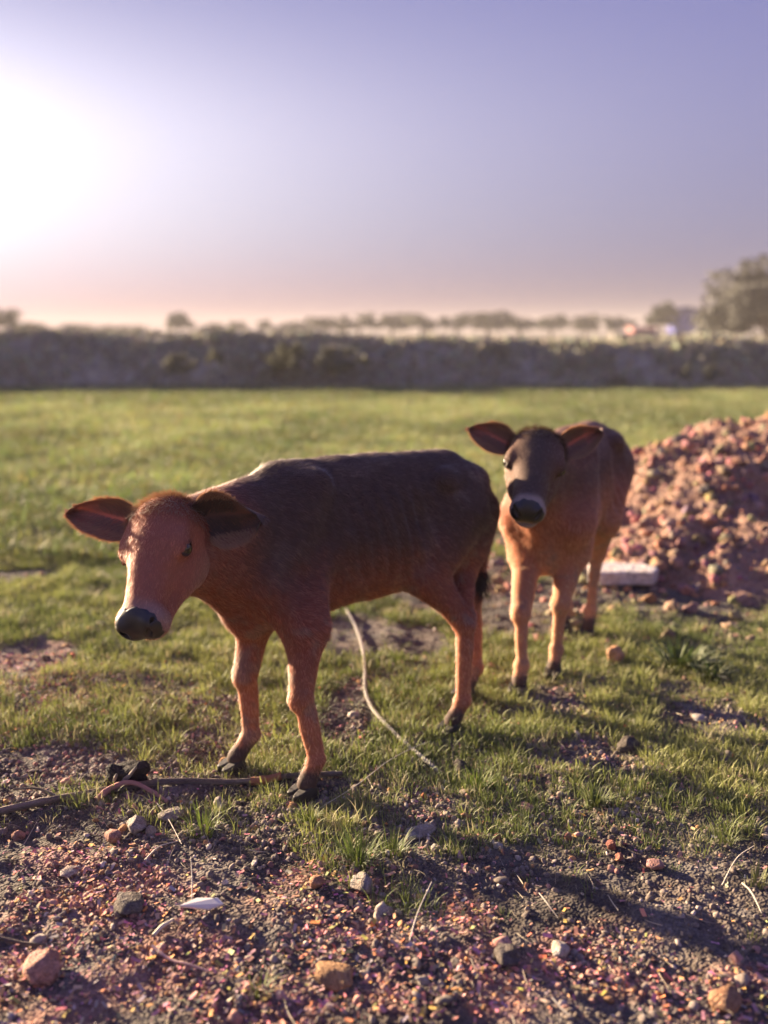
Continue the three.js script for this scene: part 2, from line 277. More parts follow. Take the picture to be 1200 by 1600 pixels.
function calf(spec) {
  const root = new THREE.Group(), O = spec.at.clone(); root.position.copy(O);
  const rel = (v) => v.clone().sub(O), F = spec.F.clone().normalize(), U = V(0, 1, 0), L = V().crossVectors(U, F).normalize(), FL = [F, L, U];
  const H0 = rel(spec.hips), b = (u, v, w) => H0.clone().addScaledVector(F, u).addScaledVector(L, v).addScaledVector(U, w), f = new Field(), S = spec.len / 0.64;
  const u0 = (u) => u * S;
  const sl = spec.slim ?? 1;
  // trunk
  f.egg(b(u0(0.34), 0, 0.565), FL, [0.30, 0.14 * sl, 0.198], 0.06).egg(b(u0(0.17), 0, 0.565), FL, [0.22, 0.142 * sl, 0.18], 0.06).egg(b(u0(0.52), 0, 0.555), FL, [0.19, 0.12 * sl, 0.205], 0.06);
  f.cone(b(u0(0.60), 0, 0.715), b(u0(0.42), 0, 0.71), 0.052, 0.05, 0.06).cone(b(u0(0.42), 0, 0.70), b(u0(0.02), 0, 0.695), 0.062, 0.064, 0.06);
  f.egg(b(u0(0.04), 0, 0.625), FL, [0.132, 0.118, 0.12], 0.06);
  for (const s of [-1, 1]) { f.cone(b(u0(0.10), s * 0.105, 0.695), b(u0(-0.07), s * 0.055, 0.68), 0.03, 0.03, 0.04).ball(b(u0(0.115), s * 0.112, 0.70), 0.021, 0.035); f.carve(b(u0(0.20), s * 0.175, 0.63), FL, [0.06, 0.05, 0.075], 0.07).carve(b(u0(0.50), s * 0.165, 0.42), FL, [0.028, 0.035, 0.09], 0.05); f.cone(b(u0(0.52), s * 0.088, 0.73), b(u0(0.615), s * 0.105, 0.55), 0.018, 0.03, 0.045); }
  f.egg(b(u0(0.68), 0, 0.455), FL, [0.09, 0.085, 0.125], 0.06);
  f.egg(b(u0(0.24), 0, 0.425), FL, [0.06, 0.035, 0.035], 0.05);
  // tail
  const tl = [b(u0(-0.07), 0, 0.69), b(u0(-0.118), 0.0, 0.65), b(u0(-0.138), 0.03, 0.55), b(u0(-0.132), 0.035, 0.45), b(u0(-0.122), 0.035, 0.38)];
  for (let i = 0; i < 4; i++) f.cone(tl[i], tl[i + 1], [0.027, 0.019, 0.015, 0.013][i], [0.019, 0.015, 0.013, 0.014][i], 0.02);
  // legs
  const hooves = [];
  for (const [foot, side, hind, bend] of spec.feet) {
    const fo = rel(foot), uf = fo.clone().sub(H0).dot(F), vf = fo.clone().sub(H0).dot(L), y0 = fo.y;
    const at = (u, v, w) => b(u, v, 0).setY(y0 + w);
    if (hind) {
      const hock = at(mix(uf, 0, 0.12) - 0.055, mix(vf, side * 0.08, 0.3), 0.300), stif = at(u0(0.10) + uf * 0.45, side * 0.098, 0.44), fet = at(uf - 0.035, vf, 0.088), pas = at(uf - 0.004, vf, 0.038);
      f.egg(b(u0(-0.01) + uf * 0.1, side * 0.072, 0.56), FL, [0.105, 0.064, 0.155], 0.07);
      f.cone(b(u0(0.04), side * 0.085, 0.60), stif, 0.085, 0.058, 0.06).cone(b(u0(-0.08), side * 0.06, 0.58), at(-0.075 + uf * 0.6, side * 0.075, 0.41), 0.06, 0.038, 0.05);
      f.cone(stif, hock, 0.055, 0.029, 0.04).cone(at(-0.075 + uf * 0.6, side * 0.075, 0.42), hock, 0.04, 0.024, 0.03);
      f.cone(hock.clone().addScaledVector(F, -0.020).setY(hock.y + 0.02), hock, 0.016, 0.028, 0.02).cone(hock, fet, 0.0225, 0.0165, 0.016).cone(hock.clone().addScaledVector(F, -0.020), fet.clone().addScaledVector(F, -0.016), 0.0125, 0.0115, 0.008);
      f.ball(fet, 0.024, 0.014).cone(fet, pas, 0.020, 0.024, 0.015).ball(fet.clone().addScaledVector(F, -0.018), 0.012, 0.012);
      hooves.push([pas, uf]);
    } else {
      const sh = b(u0(0.70), side * 0.082, 0.505), elb = at(mix(u0(0.585), uf, 0.35), mix(side * 0.088, vf, 0.4), 0.395), kn = at(mix(u0(0.63), uf, 0.80) + 0.004 + (bend || 0), mix(side * 0.08, vf, 0.75), 0.238), fet = at(uf - 0.014 + (bend || 0), vf, 0.085), pas = at(uf + 0.010 + (bend || 0) * 0.3, vf, 0.036);
      f.cone(b(u0(0.545), side * 0.062, 0.70), sh, 0.055, 0.066, 0.06).cone(sh, elb, 0.066, 0.052, 0.05).cone(elb, kn, 0.047, 0.030, 0.04).cone(b(u0(0.56), side * 0.075, 0.52), elb, 0.07, 0.05, 0.05);
      f.egg(kn.clone().addScaledVector(F, 0.004), FL, [0.030, 0.031, 0.036], 0.012).cone(kn, fet, 0.022, 0.0165, 0.014).cone(kn.clone().addScaledVector(F, -0.020), fet.clone().addScaledVector(F, -0.017), 0.0125, 0.0115, 0.008).ball(fet, 0.0235, 0.014).cone(fet, pas, 0.0195, 0.0235, 0.015).ball(fet.clone().addScaledVector(F, -0.018), 0.011, 0.012);
      hooves.push([pas, uf]);
    }
  }
  // head
  const poll = rel(spec.poll), A = rel(spec.nose).sub(poll), hl = A.length() / 0.325; A.normalize();
  const N = spec.face.clone().addScaledVector(A, -spec.face.dot(A)).normalize(), K = V().crossVectors(N, A), HX = [A, K, N];
  const h = (a, v, n) => poll.clone().addScaledVector(A, a * hl).addScaledVector(K, v * hl).addScaledVector(N, n * hl), R = (...r) => r.map((x) => x * hl);
  const head = new Field(), mz = spec.muzzle ?? 1, RM = (...r) => r.map((x) => x * hl * mz);
  for (const q of [f, head]) {
    q.egg(h(0.06, 0, -0.035), HX, R(0.084, 0.081, 0.073), 0.03).egg(h(0.10, 0, -0.012), HX, R(0.088, 0.077, 0.045), 0.03);
    q.cone(h(0.12, 0, -0.022), h(0.275, 0, -0.024), 0.057 * hl, 0.044 * hl, 0.03);
    for (const s of [-1, 1]) { q.egg(h(0.125, s * 0.036, -0.075), HX, R(0.082, 0.036, 0.058), 0.03).cone(h(0.11, s * 0.030, -0.10), h(0.27, s * 0.016, -0.068), 0.037 * hl, 0.024 * hl, 0.03).egg(h(0.112, s * 0.066, -0.008), HX, R(0.032, 0.02, 0.022), 0.018); }
    for (const s of [-1, 1]) q.egg(h(0.290, s * 0.025 * mz, -0.032), HX, RM(0.037, 0.034, 0.041), 0.018).egg(h(0.302, s * 0.030 * mz, -0.014), HX, RM(0.022, 0.020, 0.022), 0.012);
    q.egg(h(0.286, 0, -0.034), HX, RM(0.034, 0.05, 0.038), 0.02).egg(h(0.282, 0, -0.076), HX, R(0.032, 0.034, 0.019), 0.014);
    for (const s of [-1, 1]) q.ball(h(0.122, s * 0.069, -0.020), 0.023 * hl, 0.014).carve(h(0.124, s * 0.077, -0.021), HX, R(0.020, 0.017, 0.0145), 0.005).carve(h(0.322, s * 0.031 * mz, -0.018), [A.clone().addScaledVector(N, 0.6).normalize(), K.clone().addScaledVector(A, s * 0.7).normalize(), N.clone().addScaledVector(K, -s * 0.6).normalize()], R(0.012, 0.0075, 0.013), 0.006);
    q.carve(h(0.305, 0, -0.066), HX, R(0.040, 0.058, 0.0034), 0.008);
  }
  // neck
  f.cone(b(u0(0.60), 0, 0.665), h(0.045, 0, -0.075), 0.09, 0.068, 0.06).cone(b(u0(0.66), 0, 0.50), h(0.10, 0, -0.12), 0.095, 0.058, 0.06).cone(b(u0(0.62), 0, 0.58), h(0.05, 0, -0.11), 0.108, 0.07, 0.06);
  f.cone(b(u0(0.70), 0, 0.375), b(u0(0.72), 0, 0.44).lerp(h(0.11, 0, -0.14), 0.75), 0.038, 0.022, 0.06);
  const sdf = (x, y, z) => { const px = x - H0.x, pz = z - H0.z, u = (px * F.x + pz * F.z) / S, w = y; let d = f.d(x, y, z); if (u > 0.12 && u < 0.5 && w > 0.42 && w < 0.72 && Math.abs(d) < 0.05) { const k = sstep(0.12, 0.22, u) * (1 - sstep(0.40, 0.5, u)) * sstep(0.42, 0.5, w) * (1 - sstep(0.64, 0.72, w)); d += k * 0.0042 * Math.sin((u + (0.72 - w) * 0.25) * 6.283 / 0.046); } return d + wrinkle(x, y, z); };
  const wrinkle = (x, y, z) => 0.0022 * N3(x * 23, y * 23, z * 23) + 0.0035 * N3(x * 9, y * 9, z * 9);
  // bounds
  const lo = V(1e3, 1e3, 1e3), hi = V(-1e3, -1e3, -1e3); for (const q of f.p) { lo.min(q.c.clone().addScalar(-q.R - 0.02)); hi.max(q.c.clone().addScalar(q.R + 0.02)); }
  const g = skin(sdf, lo, hi, 0.0048), hd = (p) => { const q = p.clone().sub(poll); return [q.dot(A) / hl, q.dot(K) / hl, q.dot(N) / hl]; };
  const noseAt = h(0.318, 0, -0.018), ct = V();
  const hue = (p, n) => spec.tone({ p, n, y: p.y, u: ct.copy(p).sub(H0).dot(F) / S, v: ct.copy(p).sub(H0).dot(L), hd: hd(p), isHead: head.d(p.x, p.y, p.z) < 0.012 });
  const pc = V(), nc = V(), P0 = g.attributes.position, N0 = g.attributes.normal, col = new Float32Array(P0.count * 3);
  for (let i = 0; i < P0.count; i++) { pc.fromBufferAttribute(P0, i); nc.fromBufferAttribute(N0, i); const c = hue(pc, nc); col[i * 3] = c[0]; col[i * 3 + 1] = c[1]; col[i * 3 + 2] = c[2]; }
  g.setAttribute('color', new THREE.BufferAttribute(col, 3));
  const body = part(root, g, hideMat, 'body');
  const tailEnd = tl[4], eyes = [-1, 1].map((s) => h(0.124, s * 0.0722, -0.0195));
  const belowHead = V();
  coat(root, g, spec.hairs, spec.seed, (p, n, r) => {
    const isHead = head.d(p.x, p.y, p.z) < 0.012, q = hd(p);
    if (p.distanceTo(noseAt) < 0.058 * hl && q[0] > 0.28 || eyes.some((e) => e.distanceTo(p) < 0.021 * hl) || p.y < 0.045) return null;
    const leg = p.y < 0.36, tf = 0.75 + 0.9 * clamp(0.5 + 0.9 * N3(p.x * 75, p.y * 75, p.z * 75)), t = 0.65 + 0.7 * r(), c = hue(p, n).map((x) => Math.min(0.9, x * t * tf * 2.0)); { const w = 0.30, g = (c[0] + c[1]) * 0.5; c[0] = mix(c[0], g * 1.35, w); c[1] = mix(c[1], g * 0.86, w); c[2] = mix(c[2], g * 0.52, w); if (isHead && q[0] < 0.05) { const e = (0.8 + 0.5 * r()); c[0] = 0.42 * e; c[1] = 0.25 * e; c[2] = 0.14 * e; if (spec.darkFace) { c[0] *= 0.35; c[1] *= 0.36; c[2] *= 0.4; } } }
    const poled = isHead && q[0] < 0.05;
    const clump = 0.8 * N3(p.x * 22, p.y * 22, p.z * 22) + 0.5 * N3(p.x * 70, p.y * 70, p.z * 70);
    const dir = isHead ? A.clone().multiplyScalar(0.9).addScaledVector(U, -0.1) : leg ? U.clone().negate().addScaledVector(F, -0.1) : F.clone().multiplyScalar(-0.7).addScaledVector(U, -0.65).addScaledVector(L, clump);
    return { dir, up: poled ? 0.5 : 0.15 + 0.25 * r(), len: (isHead ? (poled ? 0.022 : 0.0095) : leg ? 0.0115 : 0.016) * t, wide: 0.0011, col: c };
  });
  // tail tuft
  { const tuft = new THREE.SphereGeometry(0.013, 10, 8); tuft.translate(tailEnd.x, tailEnd.y, tailEnd.z); const tu = coat(root, tuft, 420, spec.seed + 5, (p, n, r) => ({ dir: V(0, -1, 0).addScaledVector(n, 0.25), up: 0.2, len: 0.07 + 0.05 * r(), wide: 0.0016, col: [0.03, 0.02, 0.016] })); tu.name = 'tail_tuft'; }
  // ears, eyes, nose, hooves
  ear(root, h(0.035, -0.058, -0.045), rel(spec.ears[0]), spec.earFace[0], spec.earWide[0], 0.028, spec.earTone, spec.seed + 11);
  ear(root, h(0.035, 0.058, -0.045), rel(spec.ears[1]), spec.earFace[1], spec.earWide[1], 0.028, spec.earTone2 ?? spec.earTone, spec.seed + 12);
  for (const e of eyes) { const m = part(root, new THREE.SphereGeometry(0.0205 * hl, 28, 20), eyeMat, 'eye'); m.position.copy(e); const out = e.clone().sub(h(0.124, 0, -0.03)).addScaledVector(N, 0.012).normalize(), lid = new THREE.TorusGeometry(0.0192 * hl, 0.0036, 8, 30), lm = part(root, lid, lidMat, 'eyelid'), X2 = A.clone().addScaledVector(out, -A.dot(out)).normalize(); lm.matrix.makeBasis(X2.clone(), V().crossVectors(out, X2).multiplyScalar(0.78), out).setPosition(e.clone().addScaledVector(out, 0.0075)); lm.matrix.decompose(lm.position, lm.quaternion, lm.scale); }
  { const reg = (x, y, z) => Math.max(head.d(x, y, z) - 0.0014, Field.prim({ t: 1, c: noseAt, ax: HX, r: RM(0.052, 0.056, 0.050) }, x, y, z) + 0.005 * N3(x * 70, y * 70, z * 70)); const r = 0.075 * hl; part(root, skin(reg, noseAt.clone().addScalar(-r), noseAt.clone().addScalar(r), 0.0024), noseMat, 'nose'); }
  for (const [c, uf] of hooves) {
    const y0 = c.y - 0.037, q = new Field();
    for (const s of [-1, 1]) q.egg(c.clone().addScaledVector(F, 0.014).addScaledVector(L, s * 0.0136).setY(y0 + 0.016), FL, [0.034, 0.0140, 0.034], 0.003);
    const cut = (x, y, z) => Math.max(q.d(x, y, z), y - (y0 + 0.040) + 0.35 * ((x - c.x) * F.x + (z - c.z) * F.z), y0 - y);
    part(root, skin(cut, c.clone().add(V(-0.065, -0.05, -0.065)), c.clone().add(V(0.065, 0.03, 0.065)), 0.003), hornMat, 'hoof');
  }
  return root;
}
const ground = (v) => { v.y = groundH(v.x, v.z) - 0.006; return v; };
const hc = V(0.182, 0, -2.543), F1 = V(-0.807, 0, 0.59);
const calf1 = tag(addTop(calf({
  at: V(-0.02, 0, -2.38), F: F1, hips: hc, len: 0.60, seed: 101, hairs: 170000,
  feet: [[ground(G(486, 1238)), 1, false], [ground(G(372, 1199)), -1, false, -0.022], [ground(G(706, 1143)), 1, true], [ground(G(728, 1090)), -1, true]],
  poll: P(252, 784, 1.90), nose: P(206, 984, 1.685), face: V(-0.34, 0.35, 0.87),
  ears: [P(99, 790, 1.92), P(403, 806, 1.86)], earFace: [V(0.05, 0.1, 1), V(0.2, -0.12, 0.95)], earWide: [0.044, 0.062],
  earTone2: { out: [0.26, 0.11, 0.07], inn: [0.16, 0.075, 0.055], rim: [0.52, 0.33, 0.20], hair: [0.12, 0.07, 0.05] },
  earTone: { out: [0.34, 0.14, 0.085], inn: [0.52, 0.24, 0.18], rim: [0.55, 0.34, 0.20], hair: [0.40, 0.24, 0.17] },
  tone: (q) => {
    let c = [0.205, 0.058, 0.028];
    const n = 0.5 * N3(q.p.x * 6, q.p.y * 6, q.p.z * 6) + 0.35 * N3(q.p.x * 19, q.p.y * 15, q.p.z * 19) + 0.2 * N3(q.p.x * 55, q.p.y * 40, q.p.z * 55), mud = sstep(0.12, 0.5, N3(q.p.x * 13 + 3, q.p.y * 9, q.p.z * 13) + 0.5 * N3(q.p.x * 40, q.p.y * 40, q.p.z * 40)) * 0.55;
    const saddle = sstep(0.42, 0.60, q.y + 0.08 * n) * sstep(-0.25, -0.05, q.u) * (1 - sstep(0.68, 0.85, q.u));
    if (!q.isHead) c = mix3(c, [0.056, 0.034, 0.025], 0.9 * saddle);
    if (!q.isHead) c = mix3(c, [0.43, 0.165, 0.075], 1.2 * (1 - sstep(0.14, 0.42, q.y)) * sstep(0.04, 0.1, q.y) * 0.6);
    if (q.isHead) { const [a, v, m] = q.hd; c = mix3(c, [0.33, 0.112, 0.062], sstep(-0.06, 0.04, a)); c = mix3(c, [0.36, 0.24, 0.19], 0.8 * sstep(0.245, 0.29, a + 0.02 * n)); c = mix3(c, [0.26, 0.17, 0.13], 0.6 * sstep(0.055, 0.125, -m + 0.03 * n) * sstep(0.03, 0.1, a)); const e = Math.hypot(a - 0.122, Math.abs(v) - 0.071, m + 0.02); c = mix3([0.07, 0.04, 0.03], c, sstep(0.016, 0.027, e)); }
    if (!q.isHead) c = mix3(c, [0.22, 0.165, 0.13], mud * (q.y < 0.42 ? 1 : q.u < 0.1 ? 0.7 : 0.3));
    if (q.y < 0.075) c = mix3([0.07, 0.04, 0.03], c, sstep(0.05, 0.075, q.y + 0.01 * n));
    return c.map((x) => x * (1 + 0.25 * n));
  },
}), 'calf'), 'red-brown calf standing side-on in front with lowered head, nearest to the camera', 'calf');
const F2 = V(-0.42, 0, 0.91);
const calf2 = tag(addTop(calf({
  at: V(0.66, 0, -3.1), F: F2, hips: V(0.785, 0, -3.345), len: 0.58, muzzle: 0.86, slim: 0.88, darkFace: true, seed: 202, hairs: 90000,
  feet: [[ground(G(866, 1058)), 1, false, 0.0], [ground(G(812, 1080)), -1, false], [ground(G(918, 990)), 1, true], [ground(G(880, 985)), -1, true]],
  poll: P(843, 676, 2.63), nose: P(824, 800, 2.38), face: V(-0.08, 0.6, 0.8),
  ears: [P(733, 660, 2.66), P(944, 664, 2.66)], earFace: [V(0.1, 0.0, 1), V(-0.1, 0.0, 1)], earWide: [0.042, 0.042],
  earTone: { out: [0.34, 0.14, 0.085], inn: [0.55, 0.23, 0.18], rim: [0.52, 0.33, 0.20], hair: [0.38, 0.22, 0.16] },
  tone: (q) => {
    let c = [0.33, 0.12, 0.06];
    const n = 0.5 * N3(q.p.x * 6, q.p.y * 6, q.p.z * 6) + 0.35 * N3(q.p.x * 19, q.p.y * 15, q.p.z * 19) + 0.2 * N3(q.p.x * 55, q.p.y * 40, q.p.z * 55), mud = sstep(0.12, 0.5, N3(q.p.x * 13 + 3, q.p.y * 9, q.p.z * 13) + 0.5 * N3(q.p.x * 40, q.p.y * 40, q.p.z * 40)) * 0.55;
    if (!q.isHead) c = mix3(c, [0.50, 0.25, 0.135], (1 - sstep(0.2, 0.55, q.y)) * 0.8);
    if (!q.isHead) c = mix3(c, [0.07, 0.036, 0.026], 0.8 * sstep(0.5, 0.66, q.y + 0.06 * n));
    if (q.isHead) { const [a, v, m] = q.hd; c = mix3([0.075, 0.048, 0.037], [0.13, 0.062, 0.04], sstep(0.0, 0.12, Math.abs(v) * 1.4)); c = mix3(c, [0.38, 0.31, 0.265], 0.8 * sstep(0.262, 0.29, a + 0.03 * n)); const e = Math.hypot(a - 0.122, Math.abs(v) - 0.071, m + 0.02); c = mix3([0.04, 0.026, 0.02], c, sstep(0.016, 0.034, e)); }
    if (!q.isHead) c = mix3(c, [0.22, 0.165, 0.13], mud * (q.y < 0.42 ? 1 : q.u < 0.1 ? 0.7 : 0.3));
    if (q.y < 0.075) c = mix3([0.07, 0.04, 0.03], c, sstep(0.05, 0.075, q.y + 0.01 * n));
    return c.map((x) => x * (1 + 0.25 * n));
  },
}), 'calf'), 'dark-faced brown calf facing the camera, standing behind the nearer calf', 'calf');
// ---------------------------------------------------------------- loose cover on the ground
const leafMat = new THREE.MeshPhysicalMaterial({ color: 0xffffff, roughness: 0.8, transmission: 0.45, thickness: 0, side: THREE.DoubleSide });
const dryMat = new THREE.MeshStandardMaterial({ color: 0xffffff, roughness: 0.9, side: THREE.DoubleSide });
function blade(len, wide, lean, az, ox, oz, segs = 4) {   // one bent, folded grass blade
  const pos = [], idx = [], ca = Math.cos(az), sa = Math.sin(az);
  for (let i = 0; i <= segs; i++) { const s = i / segs, a = lean * s * s, y = len * s * (1 - 0.35 * lean * s), o = len * a * 0.8, w = wide * (i === segs ? 0.06 : (1 - s * 0.7)); for (const q of [-1, 1]) pos.push(ox + ca * o - sa * q * w / 2, y, oz + sa * o + ca * q * w / 2); }
  for (let i = 0; i < segs; i++) { const a = i * 2; idx.push(a, a + 1, a + 2, a + 1, a + 3, a + 2); }
  const g = new THREE.BufferGeometry(); g.setAttribute('position', new THREE.Float32BufferAttribute(pos, 3)); g.setIndex(idx); g.computeVertexNormals(); return g;
}
function tuftGeo(seed, n, len, spread, wide, segs) { const r = rng(seed), l = []; for (let i = 0; i < n; i++) { const a = r() * 6.283, o = spread * Math.sqrt(r()); l.push(blade(len * (0.45 + 0.65 * r()), wide * (0.7 + 0.6 * r()), 0.1 + 0.95 * r(), a + (r() - 0.5), Math.cos(a) * o, Math.sin(a) * o, segs)); } return mergeGeometries(l); }
function instanced(geo, mat, items) { const m = new THREE.InstancedMesh(geo, mat, items.length), c = new THREE.Color(); items.forEach((k, i) => { m.setMatrixAt(i, k.m); m.setColorAt(i, c.setRGB(...k.c)); }); return m; }
const _q = new THREE.Quaternion(), _e = new THREE.Euler();
const pose = (p, rx, ry, rz, sx, sy = sx, sz = sx) => new THREE.Matrix4().compose(p, _q.setFromEuler(_e.set(rx, ry, rz)).clone(), V(sx, sy, sz));
const wide = (z) => 0.42 * -z * 1.45 + 0.5;   // half-width kept planted at a distance
function strew(seed, n, z0, z1, pow, keep) { const r = rng(seed), out = []; let guard = 0; while (out.length < n && guard++ < n * 30) { const z = -(z0 + (z1 - z0) * Math.pow(r(), pow)), w = wide(z), x = (r() * 2 - 1) * w; if (r() * wide(-z1) > w) continue; const k = keep(x, z, r); if (k) out.push(k); } return out; }
const grassTone = (x, z, r) => { const t = sstep(-0.4, 0.5, fbm(x * 1.4, z * 1.4, 41)) * 0.6 + 0.4 * r(), k = 0.75 + 0.5 * r(); return (r() < 0.13 ? [0.45, 0.40, 0.22] : mix3([0.14, 0.195, 0.04], [0.38, 0.40, 0.12], t)).map((v) => v * k); };
{
  const keep = (min, max, lo) => (x, z, r) => { const g = grassAt(x, z); if (r() > Math.pow(g, 1.4)) return null; const h = landH(x, z); if (h > groundH(x, z) + 0.05) return null; const s = (min + (max - min) * r() * r()) * (0.65 + 0.5 * g); return { m: pose(V(x, h - 0.004, z), (r() - 0.5) * 0.5, r() * 6.28, (r() - 0.5) * 0.5, s * (0.8 + 0.4 * r()), s, s), c: grassTone(x, z, r) }; };
  stuff(instanced(tuftGeo(7, 11, 0.055, 0.022, 0.0026, 4), leafMat, strew(11, 30000, 1.4, 4.6, 0.9, keep(0.4, 1.2))), 'grass', 'thin short green grass around and between the two calves', 'grass');
  stuff(instanced(tuftGeo(8, 9, 0.03, 0.03, 0.004, 3), leafMat, strew(12, 18000, 1.7, 5.5, 0.9, keep(0.6, 1.5))), 'ground_weed', 'low creeping green weeds hugging the soil among the grass', 'weeds');
  stuff(instanced(tuftGeo(9, 12, 0.07, 0.07, 0.006, 3), leafMat, strew(13, 52000, 4.2, 19, 1.5, (x, z, r) => { const g = grassAt(x, z); if (r() > g) return null; const h = landH(x, z); if (h > groundH(x, z) + 0.05) return null; const s = 0.5 + 0.8 * r(), t = sstep(-0.35, 0.45, fbm(x * 0.55, z * 0.35, 25) + 0.3 * fbm(x * 2.0, z * 1.2, 27)); return { m: pose(V(x, h - 0.006, z), 0, r() * 6.28, 0, s * 1.3, s, s * 1.3), c: mix3([0.19, 0.225, 0.06], [0.42, 0.45, 0.165], t * 0.75 + 0.25 * r()).map((v) => v * (0.8 + 0.4 * r())) }; })), 'field_grass', 'yellow-green grass of the open field behind the calves', 'grass');
}
// stones and clods
function rockGeo(seed, flat = 0.7, detail = 2, rough = 0.35) {
  let g = mergeVertices((() => { const q = new THREE.IcosahedronGeometry(1, detail); q.deleteAttribute('uv'); q.deleteAttribute('normal'); return q; })());
  const p = g.attributes.position, r = rng(seed), ox = r() * 40, cut = []; for (let i = 0; i < 7; i++) cut.push([V(r() - 0.5, r() - 0.5, r() - 0.5).normalize(), 0.55 + 0.3 * r()]);
  for (let i = 0; i < p.count; i++) { const v = V(p.getX(i), p.getY(i), p.getZ(i)); for (const [n, d] of cut) { const e = v.dot(n) - d; if (e > 0) v.addScaledVector(n, -e * 0.85); } v.multiplyScalar(1 + rough * N3(v.x * 1.6 + ox, v.y * 1.6, v.z * 1.6) + rough * 0.45 * N3(v.x * 4.5 + ox, v.y * 4.5, v.z * 4.5)); p.setXYZ(i, v.x, v.y * flat, v.z); }
  g.computeVertexNormals(); const uv = new Float32Array(p.count * 2); for (let i = 0; i < p.count; i++) { uv[i * 2] = p.getX(i) * 0.12 + p.getY(i) * 0.07; uv[i * 2 + 1] = p.getZ(i) * 0.12 + p.getY(i) * 0.05; } g.setAttribute('uv', new THREE.BufferAttribute(uv, 2)); return g;
}
const crumbMat = new THREE.MeshStandardMaterial({ color: 0xffffff, roughness: 0.95, map: soilMap });
const crumbTone = (x, z, r) => { const red = inSpots(RED, x, z) * sstep(-0.3, 0.25, fbm(x * 6, z * 6, 23)), k = 0.65 + 0.75 * r(), q = r(); let c = q < 0.05 ? [0.62, 0.56, 0.50] : mix3([0.15, 0.125, 0.11], [0.33, 0.285, 0.25], r()); if (r() < 0.14 + 0.66 * red) c = r() < 0.16 ? [0.54, 0.31, 0.15] : mix3([0.34, 0.19, 0.16], [0.56, 0.33, 0.285], r()); return c.map((v) => v * k); };
const crumbs = (geo, seed, n, z0, z1, pow, s0, s1) => instanced(geo, crumbMat, strew(seed, n, z0, z1, pow, (x, z, r) => { const cl = sstep(-0.35, 0.35, fbm(x * 4, z * 4, 51)); if (r() > 0.15 + 0.85 * cl) return null; const s = s0 + (s1 - s0) * Math.pow(r(), 4); return { m: pose(V(x, landH(x, z) + s * 0.05, z), r() * 6, r() * 6, r() * 6, s, s * (0.6 + 0.4 * r()), s * (0.7 + 0.5 * r())), c: crumbTone(x, z, r) }; }));
stuff(crumbs(rockGeo(3, 0.8, 1, 0.4), 21, 60000, 1.15, 2.7, 0.8, 0.0016, 0.010), 'soil_crumbs', 'fine reddish and grey soil crumbs scattered over the foreground dirt', 'soil crumbs');
stuff(crumbs(rockGeo(4, 0.75, 1, 0.45), 22, 1300, 1.15, 4.8, 0.9, 0.005, 0.022), 'soil_lumps', 'small grey and brown earth lumps and grit lying on the bare soil', 'soil lumps');
stuff(instanced(rockGeo(6, 0.8, 2, 0.45), crumbMat, (() => { const r = rng(31), o = []; while (o.length < 16000) { const x = 0.5 + 5.4 * r(), z = -3.0 - 3.6 * r(), h = moundH(x, z); if (h < 0.02 && r() > 0.35) continue; const s = 0.005 + 0.034 * Math.pow(r(), 7); o.push({ m: pose(V(x, landH(x, z) + s * 0.2, z), r() * 6, r() * 6, r() * 6, s, s * 0.8, s), c: mix3([0.30, 0.19, 0.15], [0.48, 0.30, 0.225], r()).map((v) => v * (0.7 + 0.6 * r())) }); } return o; })()), 'mound_clods', 'broken brown clods of earth covering the dug soil heap', 'soil clods');
// straw, chips
const straw = (() => { const g = blade(1, 0.03, 0.35, 0, 0, 0, 4); return g; })();
stuff(instanced(straw, dryMat, strew(41, 5200, 1.15, 3.0, 0.9, (x, z, r) => { const L = 0.014 + 0.07 * Math.pow(r(), 3), k = 0.6 + 0.7 * r(); return { m: pose(V(x, landH(x, z) + 0.004 + 0.006 * r(), z), 1.35 + 0.3 * (r() - 0.5), r() * 6.28, r() * 6.28, L * (0.8 + r() * 0.6), L, L), c: mix3([0.50, 0.44, 0.33], [0.30, 0.24, 0.18], r()).map((v) => v * k) }; })), 'straw_litter', 'short bits of pale dry straw strewn over the dirt', 'straw');
{ const g = new THREE.PlaneGeometry(1, 0.6, 3, 2), p = g.attributes.position; for (let i = 0; i < p.count; i++) p.setZ(i, 0.18 * Math.sin(p.getX(i) * 3 + p.getY(i) * 2) + 0.2 * p.getX(i) * p.getX(i)); g.computeVertexNormals();
  stuff(instanced(g, dryMat, strew(42, 11000, 1.15, 2.9, 0.9, (x, z, r) => { const s = 0.003 + 0.011 * r() * r(), red = inSpots(RED, x, z); if (r() > 0.08 + 0.92 * red) return null; return { m: pose(V(x, landH(x, z) + 0.005, z), -1.57 + 0.9 * (r() - 0.5), 0.9 * (r() - 0.5), r() * 6.28, s * 1.4, s, s), c: (r() < 0.28 ? [0.62, 0.35, 0.14] : mix3([0.46, 0.23, 0.19], [0.64, 0.36, 0.32], r())).map((v) => v * (0.6 + 0.7 * r())) }; })), 'dry_leaf_bits', 'small curled reddish and orange bits of dry leaf on the dirt', 'dry leaves'); }

